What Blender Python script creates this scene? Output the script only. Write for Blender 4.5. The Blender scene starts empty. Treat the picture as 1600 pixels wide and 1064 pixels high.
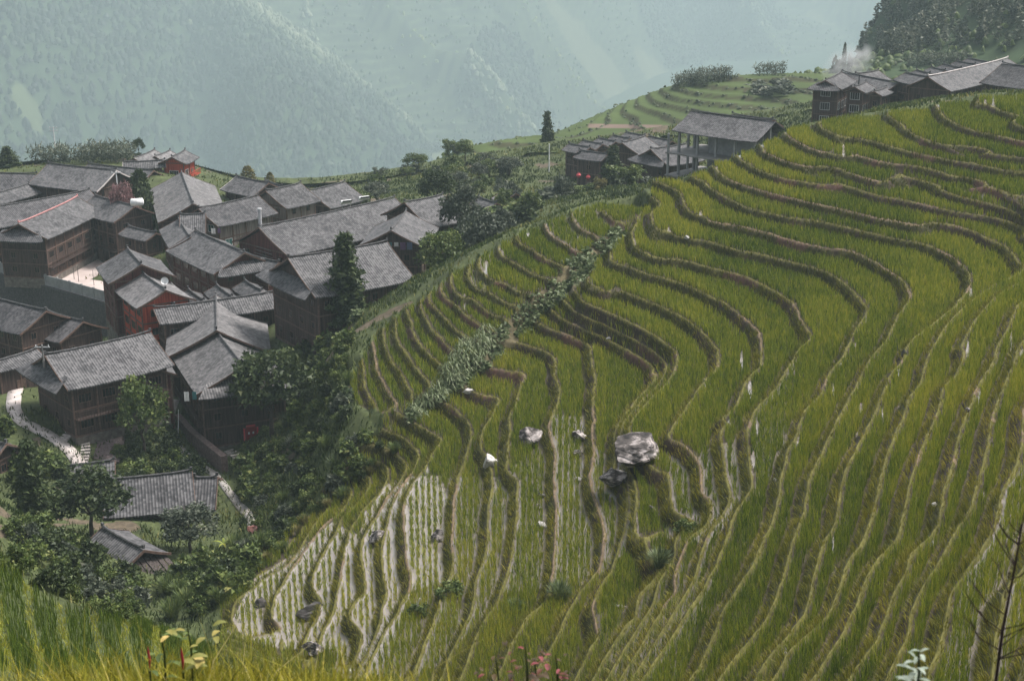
import bpy, bmesh, math, random
import numpy as np
from mathutils import Vector, Matrix

# ------------------------------------------------------------------ camera
S = bpy.context.scene
COL = S.collection
PITCH = math.radians(18.0)
F = 2198.0            # focal length in photo pixels (1600 wide)
CZ = 100.0            # camera height, metres
cam_d = bpy.data.cameras.new("camera")
cam = bpy.data.objects.new("camera", cam_d)
COL.objects.link(cam)
cam.location = (0, 0, CZ)
cam.rotation_euler = (math.pi / 2 - PITCH, 0, 0)
cam_d.sensor_width = 36.0
cam_d.lens = 36.0 * F / 1600.0
cam_d.clip_start = 0.2
cam_d.clip_end = 20000
cam_d.dof.use_dof = True
cam_d.dof.focus_distance = 140
cam_d.dof.aperture_fstop = 3.2
S.camera = cam

# ------------------------------------------------------------------ sky, sun, exposure
SUN_EL, SUN_AZ = math.radians(57), math.radians(62)   # azimuth measured from +Y towards +X
w = bpy.data.worlds.new("World")
S.world = w
w.use_nodes = True
nt = w.node_tree
bg = nt.nodes["Background"]
sky = nt.nodes.new("ShaderNodeTexSky")
sky.sky_type = 'NISHITA'
sky.sun_disc = False
sky.sun_elevation = SUN_EL
sky.sun_rotation = SUN_AZ
sky.air_density = 1.0
sky.dust_density = 6.0
sky.ozone_density = 1.0
hs = nt.nodes.new("ShaderNodeHueSaturation")
hs.inputs["Saturation"].default_value = 0.35
nt.links.new(sky.outputs[0], hs.inputs["Color"])
nt.links.new(hs.outputs[0], bg.inputs[0])
bg.inputs[1].default_value = 0.052
sun_d = bpy.data.lights.new("sun", 'SUN')
sun = bpy.data.objects.new("sun", sun_d)
COL.objects.link(sun)
sun_d.energy = 1.5
sun_d.angle = math.radians(16)
sun_d.color = (1.0, 0.96, 0.9)
sv = Vector((math.sin(SUN_AZ) * math.cos(SUN_EL), math.cos(SUN_AZ) * math.cos(SUN_EL), math.sin(SUN_EL)))
sun.rotation_euler = sv.to_track_quat('Z', 'Y').to_euler()
S.view_settings.view_transform = 'Standard'
S.view_settings.look = 'None'
S.view_settings.exposure = 2.0
S.view_settings.gamma = 1.0
S.render.engine = 'CYCLES'
S.cycles.use_denoising = True
S.cycles.max_bounces = 5
S.cycles.volume_bounces = 0
S.cycles.transparent_max_bounces = 6

random.seed(7)
rng = np.random.default_rng(11)

# ------------------------------------------------------------------ helpers: pixels of the survey photo -> points in the place
SP, CP = math.sin(PITCH), math.cos(PITCH)
def ray(u, v):
    a = (u - 800.0) / F; b = (532.0 - v) / F
    return a, b * SP + CP, b * CP - SP
def at_h(u, v, h):          # point that lies h metres below the eye
    x, y, z = ray(u, v); t = -h / z
    return Vector((x * t, y * t, CZ - h))
def at_d(u, v, d):          # point at horizontal distance d
    x, y, z = ray(u, v); t = d / math.hypot(x, y)
    return Vector((x * t, y * t, CZ + z * t))
def proj(x, y, z):
    zz = z - CZ
    fw = y * CP - zz * SP
    up = y * SP + zz * CP
    return 800 + F * x / fw, 532 - F * up / fw

def vnoise(x, y, seed=0):
    """smooth value noise on arrays, roughly -1..1"""
    xi = np.floor(x).astype(np.int64); yi = np.floor(y).astype(np.int64)
    fx = x - xi; fy = y - yi
    fx = fx * fx * (3 - 2 * fx); fy = fy * fy * (3 - 2 * fy)
    def hsh(a, b):
        n = (a * 374761393 + b * 668265263 + seed * 974711) & 0xffffffff
        n = ((n ^ (n >> 13)) * 1274126177) & 0xffffffff
        return ((n ^ (n >> 16)) & 0xffff) / 32767.5 - 1.0
    a = hsh(xi, yi); b = hsh(xi + 1, yi); c = hsh(xi, yi + 1); d = hsh(xi + 1, yi + 1)
    return (a * (1 - fx) + b * fx) * (1 - fy) + (c * (1 - fx) + d * fx) * fy
def fbm(x, y, oct=4, seed=0):
    s = 0; a = 1.0; t = 0
    for i in range(oct):
        s = s + a * vnoise(x * 2 ** i, y * 2 ** i, seed + i * 17); t += a; a *= 0.5
    return s / t

# ------------------------------------------------------------------ materials
MATS = {}
def new_mat(name):
    m = bpy.data.materials.new(name); m.use_nodes = True
    n = m.node_tree.nodes; l = m.node_tree.links
    b = n["Principled BSDF"]
    MATS[name] = m
    return m, n, l, b
def rgb(h):
    h = h.lstrip('#'); c = [int(h[i:i + 2], 16) / 255 for i in (0, 2, 4)]
    return tuple((x / 12.92 if x <= 0.04045 else ((x + 0.055) / 1.055) ** 2.4) for x in c) + (1,)
def ramp(n, stops):
    r = n.new("ShaderNodeValToRGB")
    while len(r.color_ramp.elements) < len(stops): r.color_ramp.elements.new(0.5)
    for e, (p, c) in zip(r.color_ramp.elements, stops):
        e.position = p; e.color = c if len(c) == 4 else tuple(c) + (1,)
    return r
def noise_mat(name, stops, scale=3.0, detail=5, rough=0.85, bump=0.0, coord='Object', bscale=None, spec=0.3):
    m, n, l, b = new_mat(name)
    tc = n.new("ShaderNodeTexCoord")
    nz = n.new("ShaderNodeTexNoise"); nz.inputs["Scale"].default_value = scale; nz.inputs["Detail"].default_value = detail
    nz.inputs["Roughness"].default_value = 0.65
    l.new(tc.outputs[coord], nz.inputs["Vector"])
    r = ramp(n, stops); l.new(nz.outputs["Fac"], r.inputs[0]); l.new(r.outputs[0], b.inputs["Base Color"])
    b.inputs["Roughness"].default_value = rough
    b.inputs["Specular IOR Level"].default_value = spec
    if bump:
        bp = n.new("ShaderNodeBump"); bp.inputs["Strength"].default_value = bump
        n2 = n.new("ShaderNodeTexNoise"); n2.inputs["Scale"].default_value = bscale or scale * 3; n2.inputs["Detail"].default_value = 4
        l.new(tc.outputs[coord], n2.inputs["Vector"]); l.new(n2.outputs["Fac"], bp.inputs["Height"]); l.new(bp.outputs[0], b.inputs["Normal"])
    return m

# ------------------------------------------------------------------ object helpers
def tag(o, label=None, cat=None, group=None, kind=None):
    if label: o["label"] = label
    if cat: o["category"] = cat
    if group: o["group"] = group
    if kind: o["kind"] = kind
    return o
def empty(name, loc, rz=0.0):
    o = bpy.data.objects.new(name, None); COL.objects.link(o)
    o.empty_display_size = 0.5
    o.location = loc; o.rotation_euler = (0, 0, rz)
    return o
def mesh_np(name, verts, faces, mat, parent=None, smooth=False, attrs=None):
    """faces: (n,3) or (n,4) int array"""
    me = bpy.data.meshes.new(name)
    verts = np.asarray(verts, np.float32); faces = np.asarray(faces, np.int32)
    k = faces.shape[1]
    me.vertices.add(len(verts)); me.vertices.foreach_set("co", verts.ravel())
    me.loops.add(faces.size); me.loops.foreach_set("vertex_index", faces.ravel())
    me.polygons.add(len(faces)); me.polygons.foreach_set("loop_start", np.arange(0, faces.size, k, dtype=np.int32))
    if smooth: me.polygons.foreach_set("use_smooth", np.ones(len(faces), bool))
    if attrs:
        for an, arr in attrs.items():
            arr = np.asarray(arr, np.float32)
            if arr.ndim == 1:
                at = me.attributes.new(an, 'FLOAT', 'POINT'); at.data.foreach_set("value", arr)
            else:
                at = me.attributes.new(an, 'FLOAT_COLOR', 'POINT'); at.data.foreach_set("color", arr.ravel())
    me.update(); me.validate()
    if mat: me.materials.append(mat)
    o = bpy.data.objects.new(name, me); COL.objects.link(o)
    if parent: o.parent = parent
    return o
def bm_obj(name, bm, mat, parent=None, smooth=False):
    me = bpy.data.meshes.new(name)
    bm.normal_update()
    if smooth:
        for f in bm.faces: f.smooth = True
    bm.to_mesh(me); bm.free()
    for m in (mat if isinstance(mat, (list, tuple)) else [mat]): me.materials.append(m)
    o = bpy.data.objects.new(name, me); COL.objects.link(o)
    if parent: o.parent = parent
    return o
def box(bm, x0, x1, y0, y1, z0, z1, mi=0, M=None):
    vs = [bm.verts.new((x, y, z)) for x in (x0, x1) for y in (y0, y1) for z in (z0, z1)]
    if M is not None:
        for q in vs: q.co = M @ q.co
    for f in ((0, 1, 3, 2), (4, 6, 7, 5), (0, 4, 5, 1), (2, 3, 7, 6), (0, 2, 6, 4), (1, 5, 7, 3)):
        ff = bm.faces.new([vs[i] for i in f]); ff.material_index = mi
def tube(bm, pts, rads, seg=8, cap=True):
    rings = []
    for i, p in enumerate(pts):
        p = Vector(p)
        d = (Vector(pts[min(i + 1, len(pts) - 1)]) - Vector(pts[max(i - 1, 0)])).normalized()
        a = d.orthogonal().normalized(); b2 = d.cross(a)
        rings.append([bm.verts.new(p + (a * math.cos(t) + b2 * math.sin(t)) * rads[i]) for t in [2 * math.pi * k / seg for k in range(seg)]])
    for r0, r1 in zip(rings, rings[1:]):
        for k in range(seg): bm.faces.new((r0[k], r0[(k + 1) % seg], r1[(k + 1) % seg], r1[k]))
    if cap:
        bm.faces.new(rings[0][::-1]); bm.faces.new(rings[-1])

# ------------------------------------------------------------------ terrace survey: lip lines of the paddies (photo pixels) with their level
STEP = 1.0
H0 = 62.0
def hM(L): return H0 - STEP * L
MAIN = [
 (34, "1574,144 1586,140 1592,150 1600,165 1640,200"),
 (33, "1526,150 1522,164 1538,163 1550,168 1570,176 1600,185 1640,200"),
 (32, "1461,158 1464,170 1470,180 1480,188 1500,198 1520,206 1550,212 1580,218 1600,222 1640,230"),
 (31, "1378,172 1382,180 1390,187 1406,194 1410,200 1430,214 1450,222 1480,230 1510,237 1540,241 1570,245 1600,248 1640,252"),
 (30, "1270,188 1280,200 1296,208 1312,218 1324,230"),
 (30, "1506,246 1520,251 1526,258 1560,266 1600,270 1640,274"),
 (29, "1222,205 1230,214 1250,226 1270,236 1288,241 1298,239 1308,232 1316,234 1336,243 1360,251 1400,258 1430,261 1460,268 1490,280 1520,291 1546,294 1562,300 1600,322 1640,345"),
 (28, "1186,229 1190,236 1200,243 1212,249 1240,258 1270,267 1296,270 1320,271 1350,280 1370,286 1392,285 1402,273 1420,278 1450,286 1472,292 1492,294 1510,300"),
 (27, "1152,246 1158,254 1166,257 1176,257"),
 (27, "1290,277 1298,281 1306,286 1340,297 1370,307 1392,310 1420,316 1460,325 1500,334 1540,339 1570,346 1600,356 1640,378 1665,415 1640,432 1600,440 1570,454 1540,478 1520,502 1508,522 1499,540 1502,562 1490,590 1472,607 1462,645 1445,687 1427,732 1415,782 1407,810 1395,848 1365,883 1347,915 1332,955 1312,993 1285,1035 1267,1063 1235,1110"),
 (28, "1720,410 1690,440 1600,470 1580,490 1576,505 1567,526 1557,541 1552,565 1537,588 1520,617 1500,672 1487,722 1472,770 1465,810 1452,840 1417,873 1413,893 1395,928 1382,965 1365,1003 1340,1038 1325,1060 1295,1105"),
 (29, "1740,430 1700,480 1600,530 1589,541 1578,577 1557,625 1547,657 1537,712 1520,770 1510,803 1487,840 1465,878 1440,918 1420,963 1412,998 1390,1043 1375,1080"),
 (30, "1750,480 1660,560 1600,628 1593,655 1592,695 1580,740 1560,777 1553,820 1532,858 1505,898 1485,928 1475,968 1462,1018 1450,1048 1430,1090"),
 (31, "1740,560 1670,680 1600,875 1575,910 1562,935 1562,960 1550,1000 1545,1063 1535,1100"),
 (32, "1740,720 1660,930 1610,1010 1590,1063 1570,1110"),
 (26, "1116,265 1122,274 1140,284 1176,296 1216,306 1260,317 1280,322 1330,333 1370,343 1400,349 1440,356 1456,349 1476,351 1500,356 1540,372 1570,388 1590,408 1600,418 1596,426 1580,434 1546,450 1520,468 1496,488 1480,505 1463,531 1450,554 1439,588 1432,608 1417,625 1407,657 1392,687 1377,732 1365,790 1350,838 1320,883 1307,923 1295,958 1270,985 1232,1018 1212,1053 1180,1100"),
 (25, "1100,284 1108,294 1124,304 1156,322 1192,333 1230,341 1280,348 1330,358 1360,366 1400,375 1424,379 1440,382 1468,394 1494,408 1508,424 1516,442 1513,458 1505,468 1497,475 1479,492 1450,513 1420,535 1407,565 1388,590 1375,620 1362,655 1340,694 1320,732 1308,780 1300,825 1287,845 1275,875 1262,928 1255,958 1230,995 1200,1028 1178,1066 1150,1110"),
 (24, "1060,302 1066,318 1072,328 1081,336 1094,338 1110,347 1160,356 1220,372 1260,383 1306,391 1326,393 1356,406 1392,428 1412,446 1422,462 1416,474 1404,488 1395,505 1384,530 1360,561 1344,590 1324,624 1310,652 1285,704 1262,747 1256,785 1250,812 1237,843 1227,880 1215,918 1202,953 1180,990 1150,1025 1120,1063 1095,1100"),
 (23, "1004,330 1011,337 1015,352 1024,369 1034,361 1044,360 1048,367 1070,374 1088,376 1112,380 1148,392 1180,397 1224,408 1266,418 1296,430 1320,446 1340,466 1352,484 1353,492 1340,508 1334,518 1322,544 1312,564 1294,586 1286,608 1276,624 1260,638 1248,660 1240,690 1228,704 1224,728 1216,752 1212,788 1204,820 1188,852 1170,890 1150,920 1125,960 1097,1033 1077,1063 1050,1105"),
 (22, "1002,343 990,356 983,365 987,374 990,387 1005,395 1020,404 1044,407 1056,405 1080,412 1112,421 1150,430 1192,447 1216,462 1238,478 1246,494 1256,512 1263,530 1252,544 1238,560 1228,578 1214,604 1204,614 1180,638 1168,656 1164,680 1166,705 1168,735 1170,765 1150,792 1140,815 1128,850 1113,888 1100,915 1075,953 1055,983 1040,1010 1020,1035 1000,1066 970,1110"),
 (21, "985,338 972,352 960,376 951,396 953,408 965,415 984,417 990,424 1012,431 1030,435 1060,444 1080,451 1104,462 1130,476 1156,496 1176,512 1186,520 1186,540 1187,570 1180,580 1166,594 1158,610 1150,632 1130,652 1123,658 1140,664 1158,670"),
 (20, "912,434 908,442 924,452 940,458 952,457 962,450 975,457 996,466 1028,478 1060,495 1090,516 1108,534 1120,550 1120,560 1118,578 1100,596 1086,614 1076,630 1066,642 1054,658 1044,672 1040,680 1046,690 1066,698 1084,714 1090,724 1093,744 1094,760 1096,776 1105,784 1107,806 1100,824 1082,836 1070,848 1060,873 1050,903 1053,925 1037,945 1020,973 1000,1010 980,1043 962,1070 940,1110"),
 (19, "906,462 904,470 916,478 950,492 964,498 996,514 1020,528 1040,542 1052,556 1050,572 1044,592 1032,608 1016,622 1006,632 990,647 975,669 985,700 1018,735 1040,742 1046,768 1050,800 1070,811 1086,820"),
 (18, "902,490 914,497 948,511 992,533 1014,546 1030,558 1038,568 1038,580 1030,598 1018,612 1004,624 996,634 980,650 968,672 970,715 985,745 988,760 989,785 985,815 984,838 994,845 1015,842 1035,832"),
 (18, "1040,888 1013,916 997,935 992,965 976,979 964,997 953,1014 942,1030 926,1060 905,1105"),
 (17, "898,508 912,516 944,530 984,550 1006,564 1018,573 1024,580 1026,588 1018,602 1006,615 994,626 988,636 974,652 962,674 963,715 976,750 980,775 980,800 975,832 966,855 952,893 942,908 932,923 925,938 923,955 927,976 932,995 920,1020 900,1060 880,1100"),
 (16, "846,474 838,484 838,497 841,506 856,514 896,528 912,536 922,544 924,568 928,592 926,608 922,627 926,655 923,677 925,702 923,731 920,747 924,770 931,794 940,824 942,842 939,865 936,891 923,906 903,930 888,952 880,971 868,995 855,1020 838,1050 815,1100"),
 (15, "795,533 806,536 820,540 846,548 858,556 866,568 864,590 872,606 870,630 860,655 857,678 861,694 866,710 866,731 865,754 866,778 866,803 865,833 862,862 861,889 860,911 852,940 838,954 825,963 812,980 800,1005 785,1040 760,1090"),
 (14, "758,575 772,578 788,581 812,583 820,592 812,604 801,636 795,650 791,677 789,697 787,718 787,731 792,742 805,752 807,765 805,780 804,803 802,832 799,857 797,881 790,903 781,917 768,948 758,964 747,984 737,1006 727,1032 710,1080"),
 (13, "735,612 752,619 770,621 781,628 770,643 762,658 752,674 748,690 750,705 760,716 767,740 768,762 763,785 759,814 759,846 757,866 750,884 742,905 740,930 732,961 724,977 716,998 706,1019 698,1032 680,1080"),
 (12, "690,628 697,632 706,640 723,654 732,666 736,682 731,705 720,734 712,754 709,773 707,806 703,840 704,865 706,885 697,915 686,938 681,957 670,982 660,1014 655,1035 640,1080"),
 (11, "641,657 649,666 661,671 674,679 688,688 684,697 674,708 665,728 650,746 638,762 631,775 626,791 627,822 629,846 631,863 634,881 638,902 634,925 622,945 618,958 605,977 594,995 581,1023 560,1070"),
 (10, "640,700 648,704 652,715 645,735 632,752 620,768 612,785 606,805 600,830 594,856 594,881 597,909 600,928 596,948 590,975 582,1000 568,1030 550,1070"),
 (9, "618,712 630,722 634,735 621,757 605,776 594,796 582,814 572,828 562,848 560,862 564,886 567,905 566,928 550,944 542,964 550,978 562,990 560,1015 545,1050"),
 (8, "596,724 605,735 604,752 590,772 572,791 556,812 545,832 538,855 533,886 527,912 520,951 512,971 500,990 490,1020 480,1060"),
 (7, "572,742 578,755 565,778 545,798 532,812 525,831 511,854 496,878 486,902 486,916 491,929 500,945 495,965 480,990 465,1030"),
 (6, "548,762 545,778 530,803 512,815 496,831 486,844 470,867 457,886 444,907 431,929 423,950 424,968 434,981 440,1000 435,1040"),
 (5, "520,782 510,795 496,812 480,836 462,866 446,885 413,904 389,924 364,940 359,956 359,971 366,982 380,1000"),
 (4, "490,802 478,818 462,840 446,862 434,882 405,898 381,917 356,933 340,948 325,970 320,1000"),
]
STEP_S = 0.74
def hS(L): return 42.0 + STEP_S * (L - 4)     # L counts downhill on the small spur
SPUR = [
 (0, "987,321 992,327 1000,333"),
 (1, "928,312 931,320 942,334 956,347 966,360"),
 (2, "897,322 894,337 898,349 907,360 919,365 930,370 938,379"),
 (3, "848,338 847,344 851,355 857,366 870,375 886,386 909,401"),
 (4, "829,348 812,358 805,366 805,374 813,383 834,394 854,407 867,412 881,420"),
 (5, "783,369 778,385 777,391 781,399 789,405 813,418 834,431 852,436"),
 (6, "752,388 745,404 742,425 745,436 753,443 769,443 781,442 797,451 812,461"),
 (7, "738,408 734,428 738,443 748,450 756,454 771,463 792,476"),
 (8, "721,403 706,418 701,436 704,450 711,462 722,467 733,466 740,470 754,483 774,496"),
 (9, "703,412 692,432 688,450 696,466 712,476 720,488 738,502 756,514"),
 (10, "690,418 680,437 675,454 667,463 668,472 688,493 706,511 725,528"),
 (11, "674,425 660,454 657,470 658,485 665,499 670,511 685,527 709,551"),
 (12, "656,431 637,460 633,478 634,491 641,505 644,520 657,543 686,571"),
 (13, "640,440 626,462 611,486 616,498 616,517 621,537 634,555 650,579 661,591"),
 (14, "622,448 605,483 598,503 598,529 601,545 611,565 624,584 634,604"),
 (15, "600,463 584,490 575,512 580,529 583,548 587,578 596,597 608,618 622,634"),
 (16, "575,485 556,512 549,538 561,553 567,574 567,597 575,620 588,643"),
 (17, "550,520 538,550 538,577 543,599 544,618 551,636 562,656"),
]
SEAM = [(1012, 318, 39.6), (1000, 336, 39.8), (968, 366, 40.8), (938, 390, 41.6), (900, 428, 42.8), (862, 466, 44.8), (820, 500, 46.0), (775, 545, 47.5),
        (735, 580, 48.5), (690, 618, 50.0), (648, 645, 51.2), (600, 678, 52.6), (560, 705, 54.2), (500, 770, 56.8), (420, 860, 58.8), (340, 935, 59.5)]

def pl(s): return [tuple(float(q) for q in p.split(',')) for p in s.split()]
def resample(pts, step=3.0):
    """Catmull-Rom through the traced points, about every `step` photo pixels"""
    P = [pts[0]] + list(pts) + [pts[-1]]; out = []
    for i in range(1, len(P) - 2):
        p0, p1, p2, p3 = (np.array(P[i + k]) for k in (-1, 0, 1, 2))
        n = max(2, int(np.hypot(*(p2 - p1)[:2]) / step))
        for k in range(n):
            t = k / n
            out.append(0.5 * ((2 * p1) + (p2 - p0) * t + (2 * p0 - 5 * p1 + 4 * p2 - p3) * t * t + (3 * p1 - p0 - 3 * p2 + p3) * t ** 3))
    out.append(np.array(P[-2])); return out

def pol(p): return math.atan2(p[0], p[1]), math.log(math.hypot(p[0], p[1]))

A0, A1 = math.radians(-30), math.radians(37)
R0, R1 = math.log(40.0), math.log(330.0)
NA, NR = 1360, 1000

def gather(lines, hf):
    out = []
    for L, s in lines:
        for q in resample(pl(s)):
            p = at_h(q[0], q[1], hf(L)); a, r = pol(p); out.append((a, r, L, p.x, p.y, p.z))
    return np.array(out)
GM, GS = gather(MAIN, hM), gather(SPUR, hS)

def laplace(data):
    """L(a, r) on the log-polar grid: harmonic between the surveyed lip lines"""
    Lf = None
    for k in (16, 8, 4, 2, 1):
        na, nr = NA // k, NR // k
        ia = np.clip(((data[:, 0] - A0) / (A1 - A0) * (na - 1)).round().astype(int), 0, na - 1)
        ir = np.clip(((data[:, 1] - R0) / (R1 - R0) * (nr - 1)).round().astype(int), 0, nr - 1)
        sm = np.zeros((nr, na)); ct = np.zeros((nr, na))
        np.add.at(sm, (ir, ia), data[:, 2]); np.add.at(ct, (ir, ia), 1)
        fix = ct > 0; val = np.where(fix, sm / np.maximum(ct, 1), 0)
        if Lf is None: Lf = np.full((nr, na), data[:, 2].mean())
        else:
            yi = np.linspace(0, Lf.shape[0] - 1, nr); xi = np.linspace(0, Lf.shape[1] - 1, na)
            y0 = np.clip(yi.astype(int), 0, Lf.shape[0] - 2); x0 = np.clip(xi.astype(int), 0, Lf.shape[1] - 2)
            fy = (yi - y0)[:, None]; fx = (xi - x0)[None]
            Lf = (Lf[y0][:, x0] * (1 - fy) * (1 - fx) + Lf[y0 + 1][:, x0] * fy * (1 - fx) + Lf[y0][:, x0 + 1] * (1 - fy) * fx + Lf[y0 + 1][:, x0 + 1] * fy * fx)
        Lf[fix] = val[fix]
        da = (A1 - A0) / (na - 1); dr = (R1 - R0) / (nr - 1)
        wa, wr = 1 / da ** 2, 1 / dr ** 2
        for it in range({16: 400, 8: 250, 4: 160, 2: 90, 1: 50}[k]):
            P = np.pad(Lf, 1, mode='edge')
            new = (wa * (P[1:-1, :-2] + P[1:-1, 2:]) + wr * (P[:-2, 1:-1] + P[2:, 1:-1])) / (2 * (wa + wr))
            Lf = np.where(fix, val, new)
    return Lf
def blur(a, n=1):
    for _ in range(n):
        P = np.pad(a, 1, mode='edge')
        a = (P[:-2] + 2 * P[1:-1] + P[2:]) / 4
        a = (a[:, :-2] + 2 * a[:, 1:-1] + a[:, 2:]) / 4
    return a

def tps(ctrl, lam=1e-4):
    C = np.asarray(ctrl, float)
    X = C[:, :2] * 10; n = len(X)
    d2 = ((X[:, None] - X[None]) ** 2).sum(-1)
    K = 0.5 * d2 * np.log(d2 + 1e-12)
    Pm = np.c_[np.ones(n), X]
    A = np.block([[K + lam * np.eye(n), Pm], [Pm.T, np.zeros((3, 3))]])
    wv = np.linalg.solve(A, np.r_[C[:, 2], 0, 0, 0])
    def ev(a, r):
        Q = np.c_[np.ravel(a), np.ravel(r)] * 10; out = np.empty(len(Q))
        for i in range(0, len(Q), 8000):
            q = Q[i:i + 8000]
            e2 = ((q[:, None] - X[None]) ** 2).sum(-1)
            out[i:i + 8000] = (0.5 * e2 * np.log(e2 + 1e-12)) @ wv[:n] + wv[n] + q @ wv[n + 1:]
        return out.reshape(np.shape(a))
    return ev

# ground control outside the paddies: (u, v, distance)
CTRL = [  # village bench and gully
 (0, 300, 285), (60, 290, 290), (150, 300, 275), (250, 300, 270), (300, 275, 290), (360, 330, 262), (450, 330, 262), (560, 345, 255), (640, 350, 240), (700, 380, 222),
  (250, 400, 235), (330, 400, 232), (430, 420, 220), (540, 420, 214), (650, 420, 205),
 (20, 530, 222), (60, 560, 210), (160, 550, 204), (260, 500, 205), (380, 480, 202), (460, 520, 187), (500, 540, 180), (560, 500, 178), (610, 455, 190),
 (0, 620, 176), (85, 672, 167), (140, 656, 169.5), (190, 640, 172), (35, 645, 171), (260, 640, 176), (370, 720, 161), (300, 760, 154), (180, 720, 162), (60, 730, 157), (0, 800, 146), (180, 820, 143), (320, 820, 143), (390, 800, 147),
 (430, 560, 180), (450, 650, 166), (500, 600, 165), (520, 680, 150), (470, 720, 149), (440, 780, 139), (400, 850, 128), (330, 900, 120), (230, 945, 118), (130, 870, 122), (280, 960, 110),
 (60, 850, 118), (0, 790, 122), (40, 900, 92), (0, 880, 82), (100, 960, 84), (0, 980, 66), (200, 980, 84), (300, 1010, 84),
 (0, 1040, 56), (150, 1050, 60), (300, 1060, 66),
 # behind the spurs, upper slope
 (740, 345, 235), (800, 330, 240), (850, 330, 232), (900, 300, 250), (960, 300, 240), (1020, 300, 232),
]
HID = [(1062, 45, 205), (1120, 47, 222), (1180, 46, 232), (1250, 42, 240), (1330, 38, 255), (1450, 37, 262), (1600, 36, 262), (1000, 47, 205), (930, 50, 205), (850, 53, 210), (760, 55, 205), (690, 57, 200),
       (1400, 33, 232), (1530, 32, 232), (1750, 34, 240), (1800, 28, 200), (1800, 22, 150), (1800, 17, 100), (1800, 14, 70), (1800, 12, 50)]   # u, depth below eye, distance
FAR = [(u, v, d) for u, v, d in [
 (0, 262, 318), (90, 252, 320), (200, 245, 318), (310, 262, 315), (420, 300, 310)]] + [
 ]
ctrl = [(*pol(at_d(u, v, d)), at_d(u, v, d).z) for u, v, d in CTRL + FAR]
for u, v, h in [(5, 412, 63.7), (60, 424, 63.7), (110, 415, 63.7), (150, 432, 63.7), (155, 455, 63.7), (100, 445, 63.7), (30, 398, 63.5), (130, 395, 63.7), (-40, 415, 63.7), (5, 482, 69.3), (54, 496, 69.3), (110, 511, 69), (165, 526, 68.5), (-60, 470, 69)]:
    p_ = at_h(u, v, h); ctrl.append((*pol(p_), p_.z))
for u, h, d in HID:
    a = math.atan((u - 800) / F / CP); ctrl.append((a, math.log(d), CZ - h))
for u, h, d in [(100, 62, 345), (300, 66, 345), (500, 66, 345), (700, 62, 330), (900, 57, 330), (1100, 52, 330), (1300, 46, 330), (1500, 44, 330), (-150, 60, 280), (-150, 62, 200), (-150, 60, 140), (-150, 48, 90),
                (600, 62, 290), (750, 60, 290), (900, 60, 285), (1000, 58, 278), (1100, 55, 275)]:
    a = math.atan((u - 800) / F / CP); ctrl.append((a, math.log(d), CZ - h))
for G in (GM, GS):
    for q in G[::7]: ctrl.append((q[0], q[1], q[5] + 0.0))
# thin out near-duplicates
thin = []; seen = set()
for c in ctrl:
    k = (round(c[0] / 0.012), round(c[1] / 0.02))
    if k in seen: continue
    seen.add(k); thin.append(c)
Z0f = tps(thin, 2e-4)

aa = np.linspace(A0, A1, NA); rr = np.linspace(R0, R1, NR)
AG, RG = np.meshgrid(aa, rr)
DG = np.exp(RG); XG = DG * np.sin(AG); YG = DG * np.cos(AG)
def upsample(small, nr, na):
    yi = np.linspace(0, small.shape[0] - 1, nr); xi = np.linspace(0, small.shape[1] - 1, na)
    y0 = np.clip(yi.astype(int), 0, small.shape[0] - 2); x0 = np.clip(xi.astype(int), 0, small.shape[1] - 2)
    fy = (yi - y0)[:, None]; fx = (xi - x0)[None]
    return (small[y0][:, x0] * (1 - fy) * (1 - fx) + small[y0 + 1][:, x0] * fy * (1 - fx) + small[y0][:, x0 + 1] * (1 - fy) * fx + small[y0 + 1][:, x0 + 1] * fy * fx)
sa, sr = np.meshgrid(np.linspace(A0, A1, 170), np.linspace(R0, R1, 160))
Z0 = upsample(Z0f(sa, sr), NR, NA)
LM = blur(laplace(GM), 2); LS = blur(laplace(GS), 2)

def poly_mask(poly):     # poly of (a, r) on the grid
    m = np.zeros(AG.shape, bool); n = len(poly)
    for i in range(n):
        (x1, y1), (x2, y2) = poly[i], poly[(i + 1) % n]
        c = ((y1 > RG) != (y2 > RG))
        with np.errstate(divide='ignore', invalid='ignore'):
            m ^= c & (AG < (x2 - x1) * (RG - y1) / (y2 - y1 + 1e-15) + x1)
    return m
seam = [pol(at_h(u, v, h)) for u, v, h in SEAM]
# main paddies: seam, lower-left edge, near edge, right edge, far side (a little over the crest)
far_edge = [(1640, 30, 225), (1530, 28, 212), (1463, 30, 212), (1380, 31, 208), (1270, 32, 207), (1224, 33, 203), (1188, 34, 197), (1150, 35, 193), (1118, 36, 191), (1062, 38, 186), (1030, 39.5, 188), (1005, 39.5, 189)]
fe = [(math.atan((u - 800) / F / CP), math.log(d)) for u, h, d in far_edge]
polyM = seam + [(math.atan((300 - 800) / F / CP), math.log(86)), (math.atan((420 - 800) / F / CP), math.log(80)), (math.atan((520 - 800) / F / CP), math.log(70)), (math.atan((600 - 800) / F / CP), math.log(58)), (math.atan((700 - 800) / F / CP), math.log(39))] + [(A1 + .1, math.log(39)), (A1 + .1, math.log(225))] + fe
sil = [(985, 39.5, 188), (928, 41, 183), (897, 42, 180), (848, 43, 176), (800, 43.5, 172), (752, 45, 168), (721, 46.5, 166), (690, 47.5, 164), (656, 49, 162), (622, 50.5, 160), (596, 51, 158), (570, 52, 154), (545, 53, 147)]
ps = [(math.atan((u - 800) / F / CP), math.log(d)) for u, h, d in sil]
polyS = ps + [pol(at_h(533, 580, 53)), pol(at_h(538, 620, 53)), pol(at_h(556, 668, 54))] + [p for p in seam if p[0] > math.atan((565 - 800) / F / CP)][::-1]
wM = blur(poly_mask(polyM).astype(float), 10); wS = blur(poly_mask(polyS).astype(float), 10)

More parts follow.
